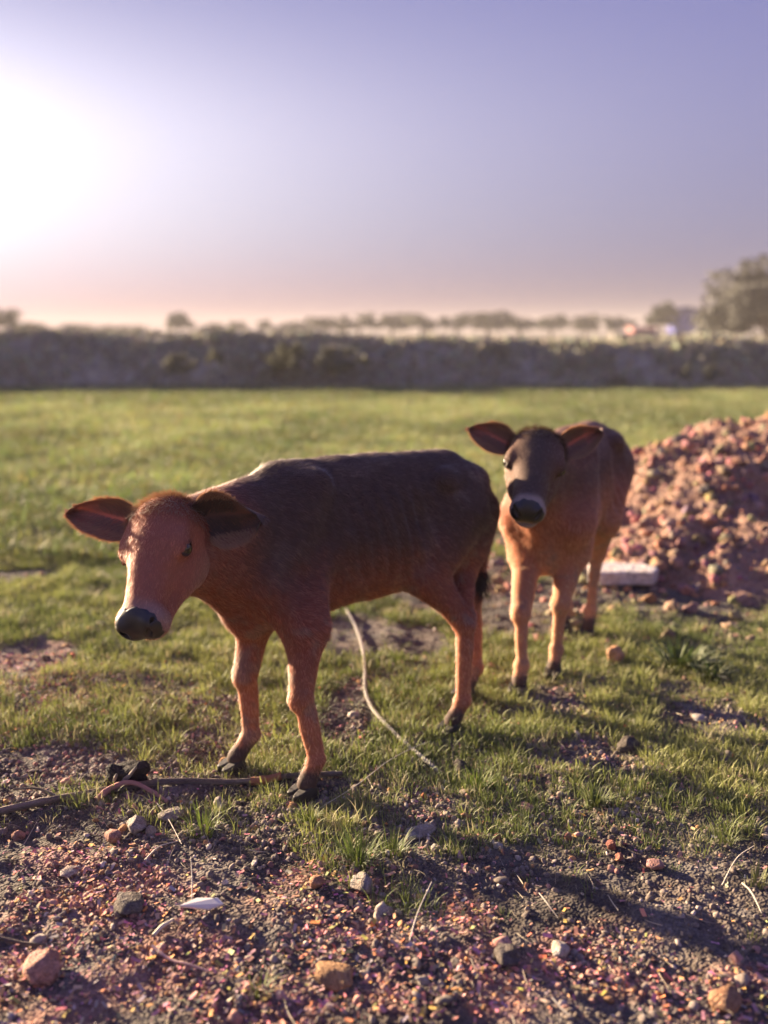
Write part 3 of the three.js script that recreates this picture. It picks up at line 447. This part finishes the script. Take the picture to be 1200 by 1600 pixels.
// single stones, clods and chips
const stoneMats = {}; const stoneMat = (c) => stoneMats[c.join()] ??= new THREE.MeshStandardMaterial({ color: lin(...c), map: soilMap, bumpMap: soilBump, bumpScale: 0.006, roughness: 0.92 });
function stone(px, py, w, h, col, name, category, label, seed, opt = {}) {
  const c = G(px, py + h * 0.3), s = w * -c.z / FPX / 2, m = new THREE.Mesh(rockGeo(seed, 1, 3, opt.rough ?? 0.28), stoneMat(col)), sy = Math.max(h / w * (opt.k ?? 0.9), 0.25) * s;
  m.scale.set(s, sy, s * (opt.deep ?? 0.8)); m.rotation.y = (seed * 1.7) % 6; m.position.set(c.x, landH(c.x, c.z) + sy * 0.55, c.z);
  return tag(addTop(m, name), label, category);
}
const PINK = [0.55, 0.31, 0.25], BRICK = [0.60, 0.33, 0.20], GREY = [0.36, 0.32, 0.29], PALE = [0.62, 0.57, 0.52], DARK = [0.11, 0.095, 0.085];
stone(962, 1022, 34, 36, [0.66, 0.38, 0.22], 'brick_lump', 'brick', 'small orange brick lump on the grass right of the rear calf\'s hooves', 2, { k: 1 });
stone(567, 1378, 52, 36, GREY, 'stone', 'stone', 'flat-faced grey stone in the foreground below the tall grass clump', 3);
stone(497, 1384, 34, 26, BRICK, 'brick_lump', 'brick', 'orange-brown lump left of the flat-faced grey stone in the foreground', 4);
stone(72, 1505, 76, 62, PINK, 'earth_clod', 'clod', 'large pinkish clod with dark underside near the lower left corner', 5, { deep: 0.9 });
stone(876, 1474, 42, 34, PALE, 'stone', 'stone', 'pale grey stone with straw around it, lower right foreground', 6);
stone(176, 1305, 36, 26, PINK, 'stone', 'stone', 'rounded pink stone below the long stick at left', 7);
stone(214, 1288, 44, 34, [0.42, 0.39, 0.36], 'stone', 'stone', 'smooth grey stone right beside the rounded pink stone', 8);
stone(268, 1270, 46, 26, GREY, 'stone', 'stone', 'grey stone at the end of the short reddish stalk', 9);
stone(236, 1298, 26, 22, [0.46, 0.42, 0.38], 'stone', 'stone', 'small grey stone just below the smooth grey stone at left', 10);
stone(28, 1302, 24, 20, PINK, 'stone', 'stone', 'small pink stone under the long stick near the left edge', 11);
stone(955, 1320, 22, 22, [0.42, 0.17, 0.14], 'brick_lump', 'brick', 'dark red lump at right, upper of a short line of red lumps', 12);
stone(968, 1338, 18, 18, [0.46, 0.2, 0.15], 'brick_lump', 'brick', 'small red lump just below the dark red one at right', 13);
stone(1024, 1352, 34, 18, [0.62, 0.35, 0.31], 'stone', 'stone', 'flat pink stone right of the short line of red lumps', 14);
stone(822, 1254, 36, 18, [0.62, 0.37, 0.32], 'stone', 'stone', 'flat pink-grey stone at the edge of the grass, centre right', 15);
stone(728, 1273, 20, 14, BRICK, 'brick_lump', 'brick', 'small orange lump at the lower edge of the grass, centre', 16);
stone(662, 1242, 18, 16, [0.50, 0.20, 0.09], 'brick_lump', 'brick', 'small rust-red lump in the grass below the rope end', 17);
stone(656, 1290, 60, 24, [0.40, 0.37, 0.34], 'earth_clod', 'clod', 'broad flat grey clod right of the tall grass clump', 18);
stone(779, 1318, 20, 14, [0.78, 0.75, 0.70], 'stone', 'stone', 'tiny white stone on dark soil right of the broad grey clod', 19);
stone(778, 1302, 18, 14, [0.48, 0.22, 0.18], 'brick_lump', 'brick', 'tiny red lump directly behind the tiny white stone', 20);
stone(888, 1303, 18, 15, [0.46, 0.2, 0.17], 'stone', 'stone', 'tiny dark red stone alone on bare soil at right', 21);
stone(342, 1250, 26, 30, PALE, 'stone', 'stone', 'upright pale stone just below the long stick', 22, { k: 1 });
stone(983, 1160, 44, 36, DARK, 'earth_clod', 'clod', 'dark round clod in the grass at right', 23);
stone(988, 1128, 26, 14, PALE, 'stone', 'stone', 'small pale stone behind the dark round clod', 24);
stone(1092, 1117, 36, 10, PALE, 'stone', 'stone', 'thin pale stone in the grass near the right edge', 25);
stone(720, 1188, 36, 30, DARK, 'earth_clod', 'clod', 'dark clod in the grass below the front calf\'s hind hooves', 26);
stone(1135, 1560, 70, 40, [0.42, 0.24, 0.14], 'earth_clod', 'clod', 'big orange-brown clod at the lower right corner', 27);
stone(520, 1520, 84, 30, [0.45, 0.26, 0.13], 'earth_clod', 'clod', 'wide orange-brown clod in the bottom centre', 28);
stone(790, 1492, 60, 34, [0.15, 0.13, 0.12], 'earth_clod', 'clod', 'dark clod left of the pale grey stone in the foreground', 29);
stone(660, 1536, 26, 20, PALE, 'stone', 'stone', 'small pale stone at the bottom right of the wide orange clod', 30);
stone(1144, 850, 36, 14, [0.30, 0.16, 0.12], 'earth_clod', 'clod', 'dark brown clod at the foot of the soil heap', 31);
stone(1096, 858, 26, 20, [0.17, 0.15, 0.14], 'earth_clod', 'clod', 'dark grey clod left of the dark brown clod by the soil heap', 32);
stone(200, 1415, 70, 26, [0.16, 0.14, 0.125], 'earth_clod', 'clod', 'low dark clod left of the white chip', 33);
stone(110, 1362, 40, 16, [0.56, 0.47, 0.42], 'stone', 'stone', 'low pale pinkish stone in the left foreground', 34);
{ // pale slab by the soil heap: a broken, uneven flat slab
  const s = new THREE.Shape(); [[-0.14, -0.04], [-0.10, -0.075], [0.02, -0.06], [0.12, -0.07], [0.15, -0.01], [0.10, 0.06], [-0.02, 0.075], [-0.13, 0.05]].forEach(([x, y], i) => i ? s.lineTo(x, y) : s.moveTo(x, y));
  const g = new THREE.ExtrudeGeometry(s, { depth: 0.045, bevelEnabled: true, bevelSize: 0.008, bevelThickness: 0.008, bevelSegments: 2 }); g.rotateX(-Math.PI / 2);
  const m = new THREE.Mesh(g, stoneMat([0.82, 0.78, 0.75])), c = G(972, 876, 0.10); const sz = Math.atan((landH(c.x, c.z - 0.12) - landH(c.x, c.z + 0.12)) / 0.24), sx = Math.atan((landH(c.x + 0.15, c.z) - landH(c.x - 0.15, c.z)) / 0.3); m.position.set(c.x, Math.max(landH(c.x, c.z), landH(c.x, c.z - 0.08), landH(c.x + 0.1, c.z)) - 0.004, c.z); m.rotation.set(sz * 0.45, -0.12, sx * 0.25); tag(addTop(m, 'stone_slab'), 'whitish flat stone slab lying by the soil heap behind the rear calf', 'stone slab');
}
{ // white chip
  const g = new THREE.BufferGeometry(), r = [[-0.040, 0.010], [-0.01, -0.014], [0.030, -0.012], [0.042, 0.004], [0.015, 0.012]], pos = [], idx = []; for (const y of [0.004, 0]) for (const [x, z] of r) pos.push(x, y + (x > 0 ? 0.006 * x / 0.04 : 0.010 * -x / 0.04), z); for (let i = 1; i < 4; i++) idx.push(0, i + 1, i, 5, 5 + i, 6 + i); for (let i = 0; i < 5; i++) { const j = (i + 1) % 5; idx.push(i, j, i + 5, j, j + 5, i + 5); }
  g.setAttribute('position', new THREE.Float32BufferAttribute(pos, 3)); g.setIndex(idx); const f = g.toNonIndexed(); f.computeVertexNormals(); const m = new THREE.Mesh(f, new THREE.MeshStandardMaterial({ color: lin(0.82, 0.80, 0.78), map: soilMap, roughness: 0.7, side: THREE.DoubleSide })), c = G(315, 1428); m.position.set(c.x, landH(c.x, c.z) + 0.008, c.z); m.rotation.set(0.25, 0.1, -0.1); tag(addTop(m, 'white_chip'), 'thin pointed white chip lying on the dirt at lower left', 'chip');
}
function tubeAlong(pts, r0, r1, seed, sides = 9, wob = 0.12) {
  const cv = new THREE.CatmullRomCurve3(pts), len = cv.getLength(), n = Math.max(24, Math.round(len / 0.012)), g = new THREE.TubeGeometry(cv, n, 1, sides), p = g.attributes.position, r = rng(seed), o = r() * 50;
  for (let i = 0; i <= n; i++) { const c = cv.getPointAt(i / n), s = i / n, node = Math.exp(-Math.pow(((s * len / 0.14 + 0.3) % 1 - 0.5) / 0.06, 2)) * 0.2; for (let j = 0; j <= sides; j++) { const k = i * (sides + 1) + j, v = V(p.getX(k), p.getY(k), p.getZ(k)).sub(c).multiplyScalar(mix(r0, r1, s) * (1 + node + wob * N3(s * len * 30, Math.cos(j / sides * 6.283) * 1.3 + o, Math.sin(j / sides * 6.283) * 1.3))).add(c); p.setXYZ(k, v.x, v.y, v.z); } }
  g.computeVertexNormals(); return g;
}
const lay = (list, up) => list.map(([x, y, u]) => { const c = G(x, y); c.y = landH(c.x, c.z) + (u ?? up); return c; });
const barkMat = new THREE.MeshStandardMaterial({ color: lin(0.36, 0.31, 0.27), map: soilMap, bumpMap: soilBump, bumpScale: 0.004, roughness: 0.85 });
{ const st = new THREE.Group(); addTop(st, 'stick'); const main = lay([[-60, 1290], [60, 1263], [160, 1243], [260, 1229], [380, 1223], [470, 1219], [535, 1214]], 0.012); const o = main[3].clone(); st.position.copy(o); const rel = (l) => l.map((v) => v.clone().sub(o));
  part(st, tubeAlong(rel(main), 0.0092, 0.0062, 3), barkMat, 'stem'); part(st, tubeAlong(rel(lay([[96, 1256, 0.012], [60, 1248, 0.02], [22, 1252, 0.03]], 0)), 0.0045, 0.002, 4), barkMat, 'twig'); part(st, tubeAlong(rel(lay([[392, 1223, 0.012], [410, 1222.4, 0.012], [440, 1221, 0.012]], 0)), 0.0102, 0.0098, 6), new THREE.MeshStandardMaterial({ color: lin(0.42, 0.19, 0.11), roughness: 0.9, bumpMap: soilBump, bumpScale: 0.003 }), 'bark_patch'); shadows(st);
  tag(st, 'long dry grey stick lying across the ground in front of the front calf', 'stick'); }
tag(addTop(new THREE.Mesh(tubeAlong(lay([[150, 1256, 0.006], [176, 1243, 0.024], [205, 1240, 0.026], [235, 1247, 0.018], [262, 1260, 0.006]], 0), 0.0075, 0.004, 8), new THREE.MeshStandardMaterial({ color: lin(0.52, 0.27, 0.24), roughness: 0.8, bumpMap: soilBump, bumpScale: 0.003 })), 'stalk'), 'short reddish bent stalk resting across the long stick', 'stalk');
{ // charred lump with pale streaks
  const c = G(196, 1225), g = new THREE.Group(); g.position.set(c.x, landH(c.x, c.z), c.z); addTop(g, 'charred_wood');
  const a = part(g, rockGeo(61, 1, 3, 0.6), stoneMat([0.035, 0.032, 0.03]), 'chunk'); a.scale.set(0.055, 0.038, 0.035); a.position.set(0, 0.026, 0); a.rotation.z = 0.35;
  for (const [x, y, s, t] of [[0.024, 0.040, 0.03, 0.9], [0.010, 0.028, 0.022, 0.7], [-0.014, 0.030, 0.016, 1.1]]) { const m = part(g, rockGeo(62, 1, 2, 0.3), stoneMat([0.5, 0.47, 0.44]), 'splinter'); m.scale.set(s, 0.004, 0.006); m.position.set(x, y, 0.033); m.rotation.set(0.2, 0.2, t); }
  shadows(g); tag(g, 'black charred chunk with pale splinters standing behind the long stick at left', 'charred wood'); }
{ // rope: three twisted strands
  const cv = new THREE.CatmullRomCurve3(lay([[541, 955], [556, 985], [566, 1015], [570, 1050], [571, 1085], [580, 1108], [602, 1138], [630, 1162], [662, 1188], [688, 1204]], 0.011)), n = 260, L = cv.getLength(), fr = cv.computeFrenetFrames(n), strands = [];
  for (let k = 0; k < 3; k++) { const pts = []; for (let i = 0; i <= n; i++) { const a = i / n * L / 0.032 * 6.283 + k * 2.094; pts.push(cv.getPointAt(i / n).addScaledVector(fr.normals[i], Math.cos(a) * 0.003).addScaledVector(fr.binormals[i], Math.sin(a) * 0.003)); } strands.push(new THREE.TubeGeometry(new THREE.CatmullRomCurve3(pts), 420, 0.003, 6)); }
  tag(addTop(new THREE.Mesh(mergeGeometries(strands), new THREE.MeshStandardMaterial({ color: lin(0.62, 0.58, 0.50), roughness: 0.9, bumpMap: soilBump, bumpScale: 0.002 })), 'rope'), 'pale rope curving over the grass between the front calf\'s legs', 'rope'); }
// single dry stems
const stemMat = new THREE.MeshStandardMaterial({ color: lin(0.62, 0.56, 0.46), roughness: 0.8 });
const stems = [
  [[[500, 1262, 0.004], [560, 1232, 0.015], [610, 1204, 0.03], [664, 1178, 0.04]], 0.0011, 'long thin dry grass stem slanting up towards the rope end'],
  [[[640, 1482, 0.004], [652, 1452, 0.03], [674, 1412, 0.06]], 0.0013, 'curved pale stem standing up left of the dark clod, bottom centre'],
  [[[1158, 1396, 0.02], [1172, 1408, 0.016], [1190, 1430, 0.004]], 0.0016, 'straight white stem slanting down at the right edge'],
  [[[842, 1408, 0.022], [856, 1422, 0.012], [872, 1434, 0.004]], 0.0012, 'short pale stem leaning over soil above the pale grey stone'],
  [[[862, 1576, 0.016], [876, 1588, 0.01], [894, 1602, 0.004]], 0.0014, 'pale stem at the bottom edge right of centre'],
  [[[238, 1492, 0.010], [266, 1509, 0.008], [296, 1521, 0.010], [326, 1529, 0.008]], 0.0028, 'long pinkish twig lying at lower left below the pale sliver'],
  [[[240, 1474, 0.006], [254, 1460, 0.012], [272, 1452, 0.014]], 0.0042, 'short pale sliver of wood at lower left, under the white chip'],
  [[[246, 1264, 0.01], [262, 1285, 0.012], [284, 1324, 0.006]], 0.0013, 'thin pale stem running down from the grey stone beside the stalk'],
  [[[226, 1354, 0.006], [250, 1336, 0.012], [278, 1320, 0.008]], 0.0016, 'pale stem in the left foreground crossing the foot of the thin one'],
  [[[300, 1416, 0.004], [301, 1396, 0.022], [300, 1376, 0.045]], 0.0012, 'upright pale stem standing behind the white chip'],
  [[[1128, 1386, 0.004], [1150, 1362, 0.02], [1176, 1346, 0.035]], 0.0012, 'bent dry stem in the thin tuft near the right edge'],
  [[[0, 1472, 0.008], [40, 1476, 0.010], [90, 1478, 0.006]], 0.0030, 'grey twig lying at the left edge above the large pink clod'],
];
stems.forEach(([l, r, label], i) => tag(addTop(new THREE.Mesh(tubeAlong(lay(l, 0), r, r * 0.6, 70 + i, 6), i === 5 ? new THREE.MeshStandardMaterial({ color: lin(0.56, 0.36, 0.32), roughness: 0.8 }) : i === 11 ? barkMat : stemMat), i === 5 || i === 11 ? 'twig' : 'dry_stem'), label, i === 5 || i === 11 ? 'twig' : 'dry stem'));
// single plants
function plant(px, py, size, n, col, label, seed, broad) {
  const c = G(px, py), g = new THREE.Group(); g.position.set(c.x, landH(c.x, c.z) - 0.004, c.z); addTop(g, broad ? 'weed_plant' : 'grass_clump'); const r = rng(seed), bl = [], tones = [];
  const mk = (k) => { const a = r() * 6.283, o = size * (broad ? 0.7 : 0.45) * Math.sqrt(r()); return blade(size * (0.5 + 0.7 * r()), broad ? size * 0.16 * (0.7 + 0.6 * r()) : 0.0026 + 0.0016 * r(), 0.15 + (broad ? 1.1 : 0.85) * r(), a, Math.cos(a) * o, Math.sin(a) * o * 0.8, 5); };
  for (let i = 0; i < n; i++) { const b = mk(i), k = 0.65 + 0.7 * r(), t = mix3(col, [0.36, 0.36, 0.09], 0.45 * r() * r()).map((v) => v * k); bl.push(colorize(b, () => t)); }
  const m = part(g, mergeGeometries(bl), new THREE.MeshPhysicalMaterial({ vertexColors: true, roughness: 0.7, transmission: 0.45, thickness: 0, side: THREE.DoubleSide }), broad ? 'leaves' : 'blades'); m.userData.kind = 'stuff'; shadows(g); return tag(g, label, broad ? 'weed' : 'grass clump');
}
plant(560, 1352, 0.075, 110, [0.13, 0.19, 0.035], 'tall bright grass clump in the bottom centre of the grass', 81);
plant(612, 1338, 0.06, 60, [0.13, 0.18, 0.035], 'grass clump just right of the tall bright one', 86);
plant(318, 1304, 0.07, 60, [0.14, 0.20, 0.035], 'small upright grass clump alone on dirt below the stick', 82);
plant(930, 1262, 0.055, 110, [0.13, 0.17, 0.04], 'wide low grass clump at the right end of the grass edge', 83);
plant(480, 1285, 0.05, 50, [0.13, 0.18, 0.035], 'thin grass clump right under the front calf\'s near fore hoof', 87);
plant(1132, 1320, 0.05, 26, [0.14, 0.18, 0.04], 'sparse grass clump on bare soil near the right edge', 84);
plant(1180, 1385, 0.05, 30, [0.18, 0.20, 0.07], 'thin half-dry grass clump at the right edge', 88);
plant(405, 1555, 0.045, 22, [0.16, 0.19, 0.04], 'small yellowing grass clump at the bottom, left of centre', 89);
plant(745, 1228, 0.06, 80, [0.16, 0.24, 0.03], 'fresh yellow-green grass clump at the front edge, centre right', 90);
plant(1060, 1040, 0.10, 120, [0.06, 0.10, 0.022], 'dark leafy weed growing right of the orange brick lump', 85, true);
plant(1110, 1062, 0.07, 60, [0.07, 0.11, 0.025], 'lower leafy weed right behind the dark leafy one', 91, true);
{ const c = G(206, 1006), g = new THREE.Group(); g.position.set(c.x, landH(c.x, c.z), c.z); addTop(g, 'flower'); part(g, tubeAlong([V(0, -0.005, 0), V(0.004, 0.03, 0), V(0, 0.06, 0.004)], 0.0016, 0.0012, 5, 6), new THREE.MeshStandardMaterial({ color: lin(0.10, 0.17, 0.03), roughness: 0.8 }), 'stem');
  const pet = new THREE.SphereGeometry(0.011, 10, 6); pet.scale(1, 0.28, 0.55); pet.translate(0.012, 0, 0); const pm = new THREE.MeshStandardMaterial({ color: lin(0.80, 0.48, 0.03), roughness: 0.7 }); for (let i = 0; i < 6; i++) { const m = part(g, pet, pm, 'petal'); m.position.set(0, 0.062, 0.004); m.rotation.set(0.5, i * 1.047, 0.25); } shadows(g); tag(g, 'small yellow flower in the grass just under the front calf\'s muzzle', 'flower'); }
// ---------------------------------------------------------------- across the field
const bankH = (x) => 0.92 - 0.012 * clamp(x, -14, 14) + 0.05 * fbm(x * 0.18, 3, 61);
{ const xs = [], zs = []; for (let x = -60; x <= 60; x += Math.abs(x) < 14 ? 0.12 : 0.5) xs.push(x); for (let z = -16.8; z >= -23; z -= 0.1) zs.push(z);
  structure(new THREE.Mesh(sheet(xs, zs, (x, z) => { const t = (z + 19.6 + 0.7 * fbm(x * 0.35, 1, 71)) / (z > -19.6 ? 1.9 : 3.0); const b = bankH(x) * Math.pow(Math.max(0, 1 - t * t), 0.8); return b + (b > 0.03 ? 0.03 * fbm(x * 1.6, z * 1.6, 63) : 0) - 0.04; }, (x, z) => mix3([0.37, 0.355, 0.29], [0.43, 0.41, 0.34], sstep(-0.4, 0.4, fbm(x * 0.8, z * 0.8, 65))), 0.8), soilMat), 'earth_bank'); }
const scrubLeaf = (() => { const g = new THREE.PlaneGeometry(1, 0.5, 2, 1), p = g.attributes.position; for (let i = 0; i < p.count; i++) p.setZ(i, 0.15 * p.getX(i) * p.getX(i)); g.computeVertexNormals(); return g; })();
stuff(instanced(scrubLeaf, dryMat, (() => { const r = rng(301), o = []; while (o.length < 42000) { const x = -20 + 40 * r(), z = -17.2 - 3.6 * r(), t = (z + 19.6 + 0.7 * fbm(x * 0.35, 1, 71)) / (z > -19.6 ? 1.9 : 3.0), d = fbm(x * 0.9, z * 0.9, 67); if (r() > 0.55 + 0.7 * d) continue; const h = bankH(x) * Math.pow(Math.max(0, 1 - t * t), 0.8) + 0.16 * r() * r() * (0.6 + d), s = 0.05 + 0.09 * r(); o.push({ m: pose(V(x, h, z), r() * 6, r() * 6, r() * 6, s), c: mix3([0.34, 0.33, 0.24], [0.43, 0.41, 0.31], r()).map((v) => v * (0.85 + 0.3 * r())) }); } return o; })()), 'scrub', 'dull grey-green scrub covering the low bank across the field', 'scrub');
function crownGeo(seed, n, leaf, lumps) { // leaves gathered in clumps through the crown's volume, unit size
  const r = rng(seed), L = []; const cl = []; for (let i = 0; i < lumps; i++) { const a = r() * 6.283, e = Math.acos(1 - 1.5 * r()), q = 0.35 + 0.6 * r(); cl.push([V(Math.sin(e) * Math.cos(a) * q, 0.1 + Math.cos(e) * q * 0.85, Math.sin(e) * Math.sin(a) * q), 0.2 + 0.22 * r()]); }
  for (let i = 0; i < n; i++) { const [c, s] = cl[Math.floor(r() * lumps)], v = V(r() - 0.5, r() - 0.5, r() - 0.5).normalize().multiplyScalar(s * Math.pow(r(), 0.4)).add(c), g = scrubLeaf.clone(); g.applyMatrix4(pose(v, r() * 6, r() * 6, r() * 6, leaf * (0.6 + 0.8 * r()))); const k = 0.6 + 0.8 * r(); colorize(g, () => [k, k, k * 0.95]); L.push(g); }
  return [mergeGeometries(L), cl];
}
const crownMat = (c) => new THREE.MeshPhysicalMaterial({ color: lin(...c), vertexColors: true, roughness: 0.85, transmission: 0.25, thickness: 0, side: THREE.DoubleSide });
const trunkMat = new THREE.MeshStandardMaterial({ color: lin(0.12, 0.095, 0.075), roughness: 0.95 });
function treeProto(seed, n, leaf, lumps, col) {
  const t = new THREE.Group(), [g, cl] = crownGeo(seed, n, leaf, lumps), limbs = [tubeAlong([V(0, -1.15, 0), V(0.03, -0.6, 0.02), V(-0.01, -0.1, 0)], 0.085, 0.05, seed, 8)];
  for (const [c] of cl.slice(0, 9)) limbs.push(tubeAlong([V(0, -0.35, 0), c.clone().multiplyScalar(0.5).add(V(0, -0.12, 0)), c], 0.035, 0.01, seed + 1, 6));
  part(t, mergeGeometries(limbs), trunkMat, 'trunk'); part(t, g, crownMat(col), 'crown'); return t;
}
const protos = [treeProto(401, 1500, 0.16, 16, [0.10, 0.105, 0.075]), treeProto(402, 1500, 0.16, 13, [0.085, 0.095, 0.06]), treeProto(403, 1500, 0.17, 18, [0.115, 0.115, 0.08])];
const ordinal = ['first', 'second', 'third', 'fourth', 'fifth', 'sixth', 'seventh', 'eighth', 'ninth', 'tenth', 'eleventh', 'twelfth', 'thirteenth', 'fourteenth', 'fifteenth', 'sixteenth', 'seventeenth', 'eighteenth', 'nineteenth', 'twentieth', 'twenty-first', 'twenty-second', 'twenty-third', 'twenty-fourth', 'twenty-fifth', 'twenty-sixth', 'twenty-seventh', 'twenty-eighth'];
const row = [[2, 478, 44, 90], [48, 503, 60, 130], [118, 506, 70, 140], [190, 507, 66, 140], [278, 488, 40, 110], [335, 505, 54, 135], [372, 500, 26, 130], [413, 499, 24, 130], [455, 503, 56, 130], [512, 493, 60, 120], [560, 489, 58, 118], [612, 491, 60, 122], [660, 487, 56, 115], [712, 490, 52, 112], [762, 488, 70, 105], [815, 490, 52, 110], [862, 492, 56, 118], [915, 493, 46, 108], [968, 491, 48, 104], [1036, 473, 50, 92], [1100, 486, 50, 110]];
row.forEach(([px, py, w, d], i) => {
  const t = protos[i % 3].clone(), top = P(px, py, d), hw = w * d / FPX / 2 * 1.15, H = top.y, v = Math.min(H * 0.46, hw * 1.25);
  t.scale.set(hw, v, hw); t.position.set(top.x, H - v * 1.0, -d); t.rotation.y = i * 1.9; addTop(t, 'tree');
  tag(t, i === 4 ? 'small hazy tree standing alone on the left part of the skyline' : i === 0 ? 'hazy tree cut by the left edge on the skyline' : i === 19 ? 'dark tree directly left of the blue hut' : i === 20 ? 'hazy tree between the blue hut and the big dark tree' : `hazy tree on the far skyline, ${ordinal[i]} in its row from the left`, 'tree', 'trees along the far skyline');
});
{ const t = treeProto(420, 6500, 0.10, 34, [0.04, 0.042, 0.034]), top = P(1205, 412, 55); t.scale.set(3.9, 2.75, 3.9); t.position.set(top.x, top.y - 2.75, -55); addTop(t, 'tree'); tag(t, 'big dark broad tree rising at the right edge of the skyline', 'tree'); }
{ const t = treeProto(421, 3000, 0.13, 20, [0.07, 0.075, 0.05]), top = P(1132, 482, 60); t.scale.set(1.9, 1.25, 1.9); t.position.set(top.x, top.y - 1.25, -60); addTop(t, 'tree'); tag(t, 'lower dark tree against the left side of the big dark tree', 'tree'); }
// darker bushes on the bank
const bush = (() => { const t = new THREE.Group(); part(t, crownGeo(430, 700, 0.2, 9)[0], crownMat([0.17, 0.17, 0.12]), 'leaves'); return t; })();
[[285, 572, 60, 44, 'dark bush on the left part of the bank'], [335, 560, 36, 40, 'small dark bush right of the dark bush on the left part of the bank'], [440, 562, 90, 60, 'broad dark bush in the bank, left of centre'], [540, 566, 100, 56, 'broad dark bush in the bank, at the centre'], [965, 596, 40, 18, 'low dark bush at the foot of the bank, right of centre'], [1070, 586, 26, 34, 'narrow dark bush on the right part of the bank'], [1115, 586, 36, 34, 'dark bush at the right end of the bank']].forEach(([px, py, w, h, label], i) => { const t = i ? bush.clone() : bush, c = P(px, py, 17.4), s = 17.4 / FPX / 2; t.position.set(c.x, c.y, -17.4); t.scale.set(w * s, h * s, w * s * 0.7); t.rotation.y = i * 2.1; addTop(t, 'bush'); tag(t, label, 'bush', 'bushes on the bank'); });
// walls and small buildings
function boxAt(px0, px1, py0, py1, d, deep) { const a = P(px0, py0, d), b = P(px1, py1, d); return { w: b.x - a.x, top: a.y, low: b.y, x: (a.x + b.x) / 2, z: -d - deep / 2 }; }
const plaster = (c) => new THREE.MeshStandardMaterial({ color: lin(...c), map: soilMap, roughness: 0.9 });
{ const q = boxAt(1056, 1088, 480, 514, 95, 2.4), g = new THREE.Group(); g.position.set(q.x, 0, q.z); addTop(g, 'hut');
  const wall = new THREE.BoxGeometry(q.w, q.top - 0.25, 2.4); wall.translate(0, (q.top - 0.25) / 2, 0); part(g, wall, plaster([0.13, 0.15, 0.52]), 'wall');
  const s = new THREE.Shape(); s.moveTo(-q.w / 2 - 0.15, 0); s.lineTo(q.w / 2 + 0.15, 0); s.lineTo(q.w / 2 + 0.1, 0.12); s.lineTo(0, 0.34); s.lineTo(-q.w / 2 - 0.1, 0.12); const rf = new THREE.ExtrudeGeometry(s, { depth: 2.7, bevelEnabled: false }); rf.translate(0, q.top - 0.248, -1.35); part(g, rf, plaster([0.12, 0.13, 0.36]), 'roof');
  const dr = new THREE.BoxGeometry(q.w * 0.44, q.top * 0.72, 0.08); dr.translate(q.w * 0.22, q.top * 0.36, 1.22); part(g, dr, plaster([0.27, 0.28, 0.72]), 'door'); shadows(g); tag(g, 'small blue hut on the skyline left of the big dark tree', 'hut'); }
{ const q = boxAt(990, 1026, 511, 530, 80, 2), g = new THREE.Group(); g.position.set(q.x, 0, q.z); addTop(g, 'shed'); const w = new THREE.BoxGeometry(q.w, q.top - 0.2, 2); w.translate(0, (q.top - 0.2) / 2, 0); part(g, w, plaster([0.62, 0.30, 0.30]), 'wall'); const r = new THREE.BoxGeometry(q.w + 0.25, 0.18, 2.3); r.rotateX(0.06); r.translate(0, q.top - 0.07, 0); part(g, r, plaster([0.55, 0.33, 0.33]), 'roof'); shadows(g); tag(g, 'low pink shed beyond the bank, below and left of the blue hut', 'shed'); }
[[958, 1056, 522, 545, 44, 'long pale wall beyond the bank below the pink shed'], [1080, 1136, 527, 545, 42, 'pale wall beyond the bank below the blue hut'], [1143, 1162, 543, 553, 38, 'short pale wall beyond the bank below the big dark tree'], [622, 672, 527, 536, 46, 'low pale wall beyond the bank near the centre']].forEach(([a, b, c, d, z, label]) => { const q = boxAt(a, b, c, d, z, 0.3), g = new THREE.Group(); g.position.set(q.x, 0, q.z); addTop(g, 'low_wall'); const w = new THREE.BoxGeometry(q.w, q.top, 0.3); w.translate(0, q.top / 2, 0); part(g, w, plaster([0.62, 0.60, 0.58]), 'wall'); const k = new THREE.BoxGeometry(q.w + 0.1, 0.06, 0.4); k.translate(0, q.top + 0.032, 0); part(g, k, plaster([0.66, 0.63, 0.6]), 'coping'); shadows(g); tag(g, label, 'wall'); });
renderer.render(scene, camera);
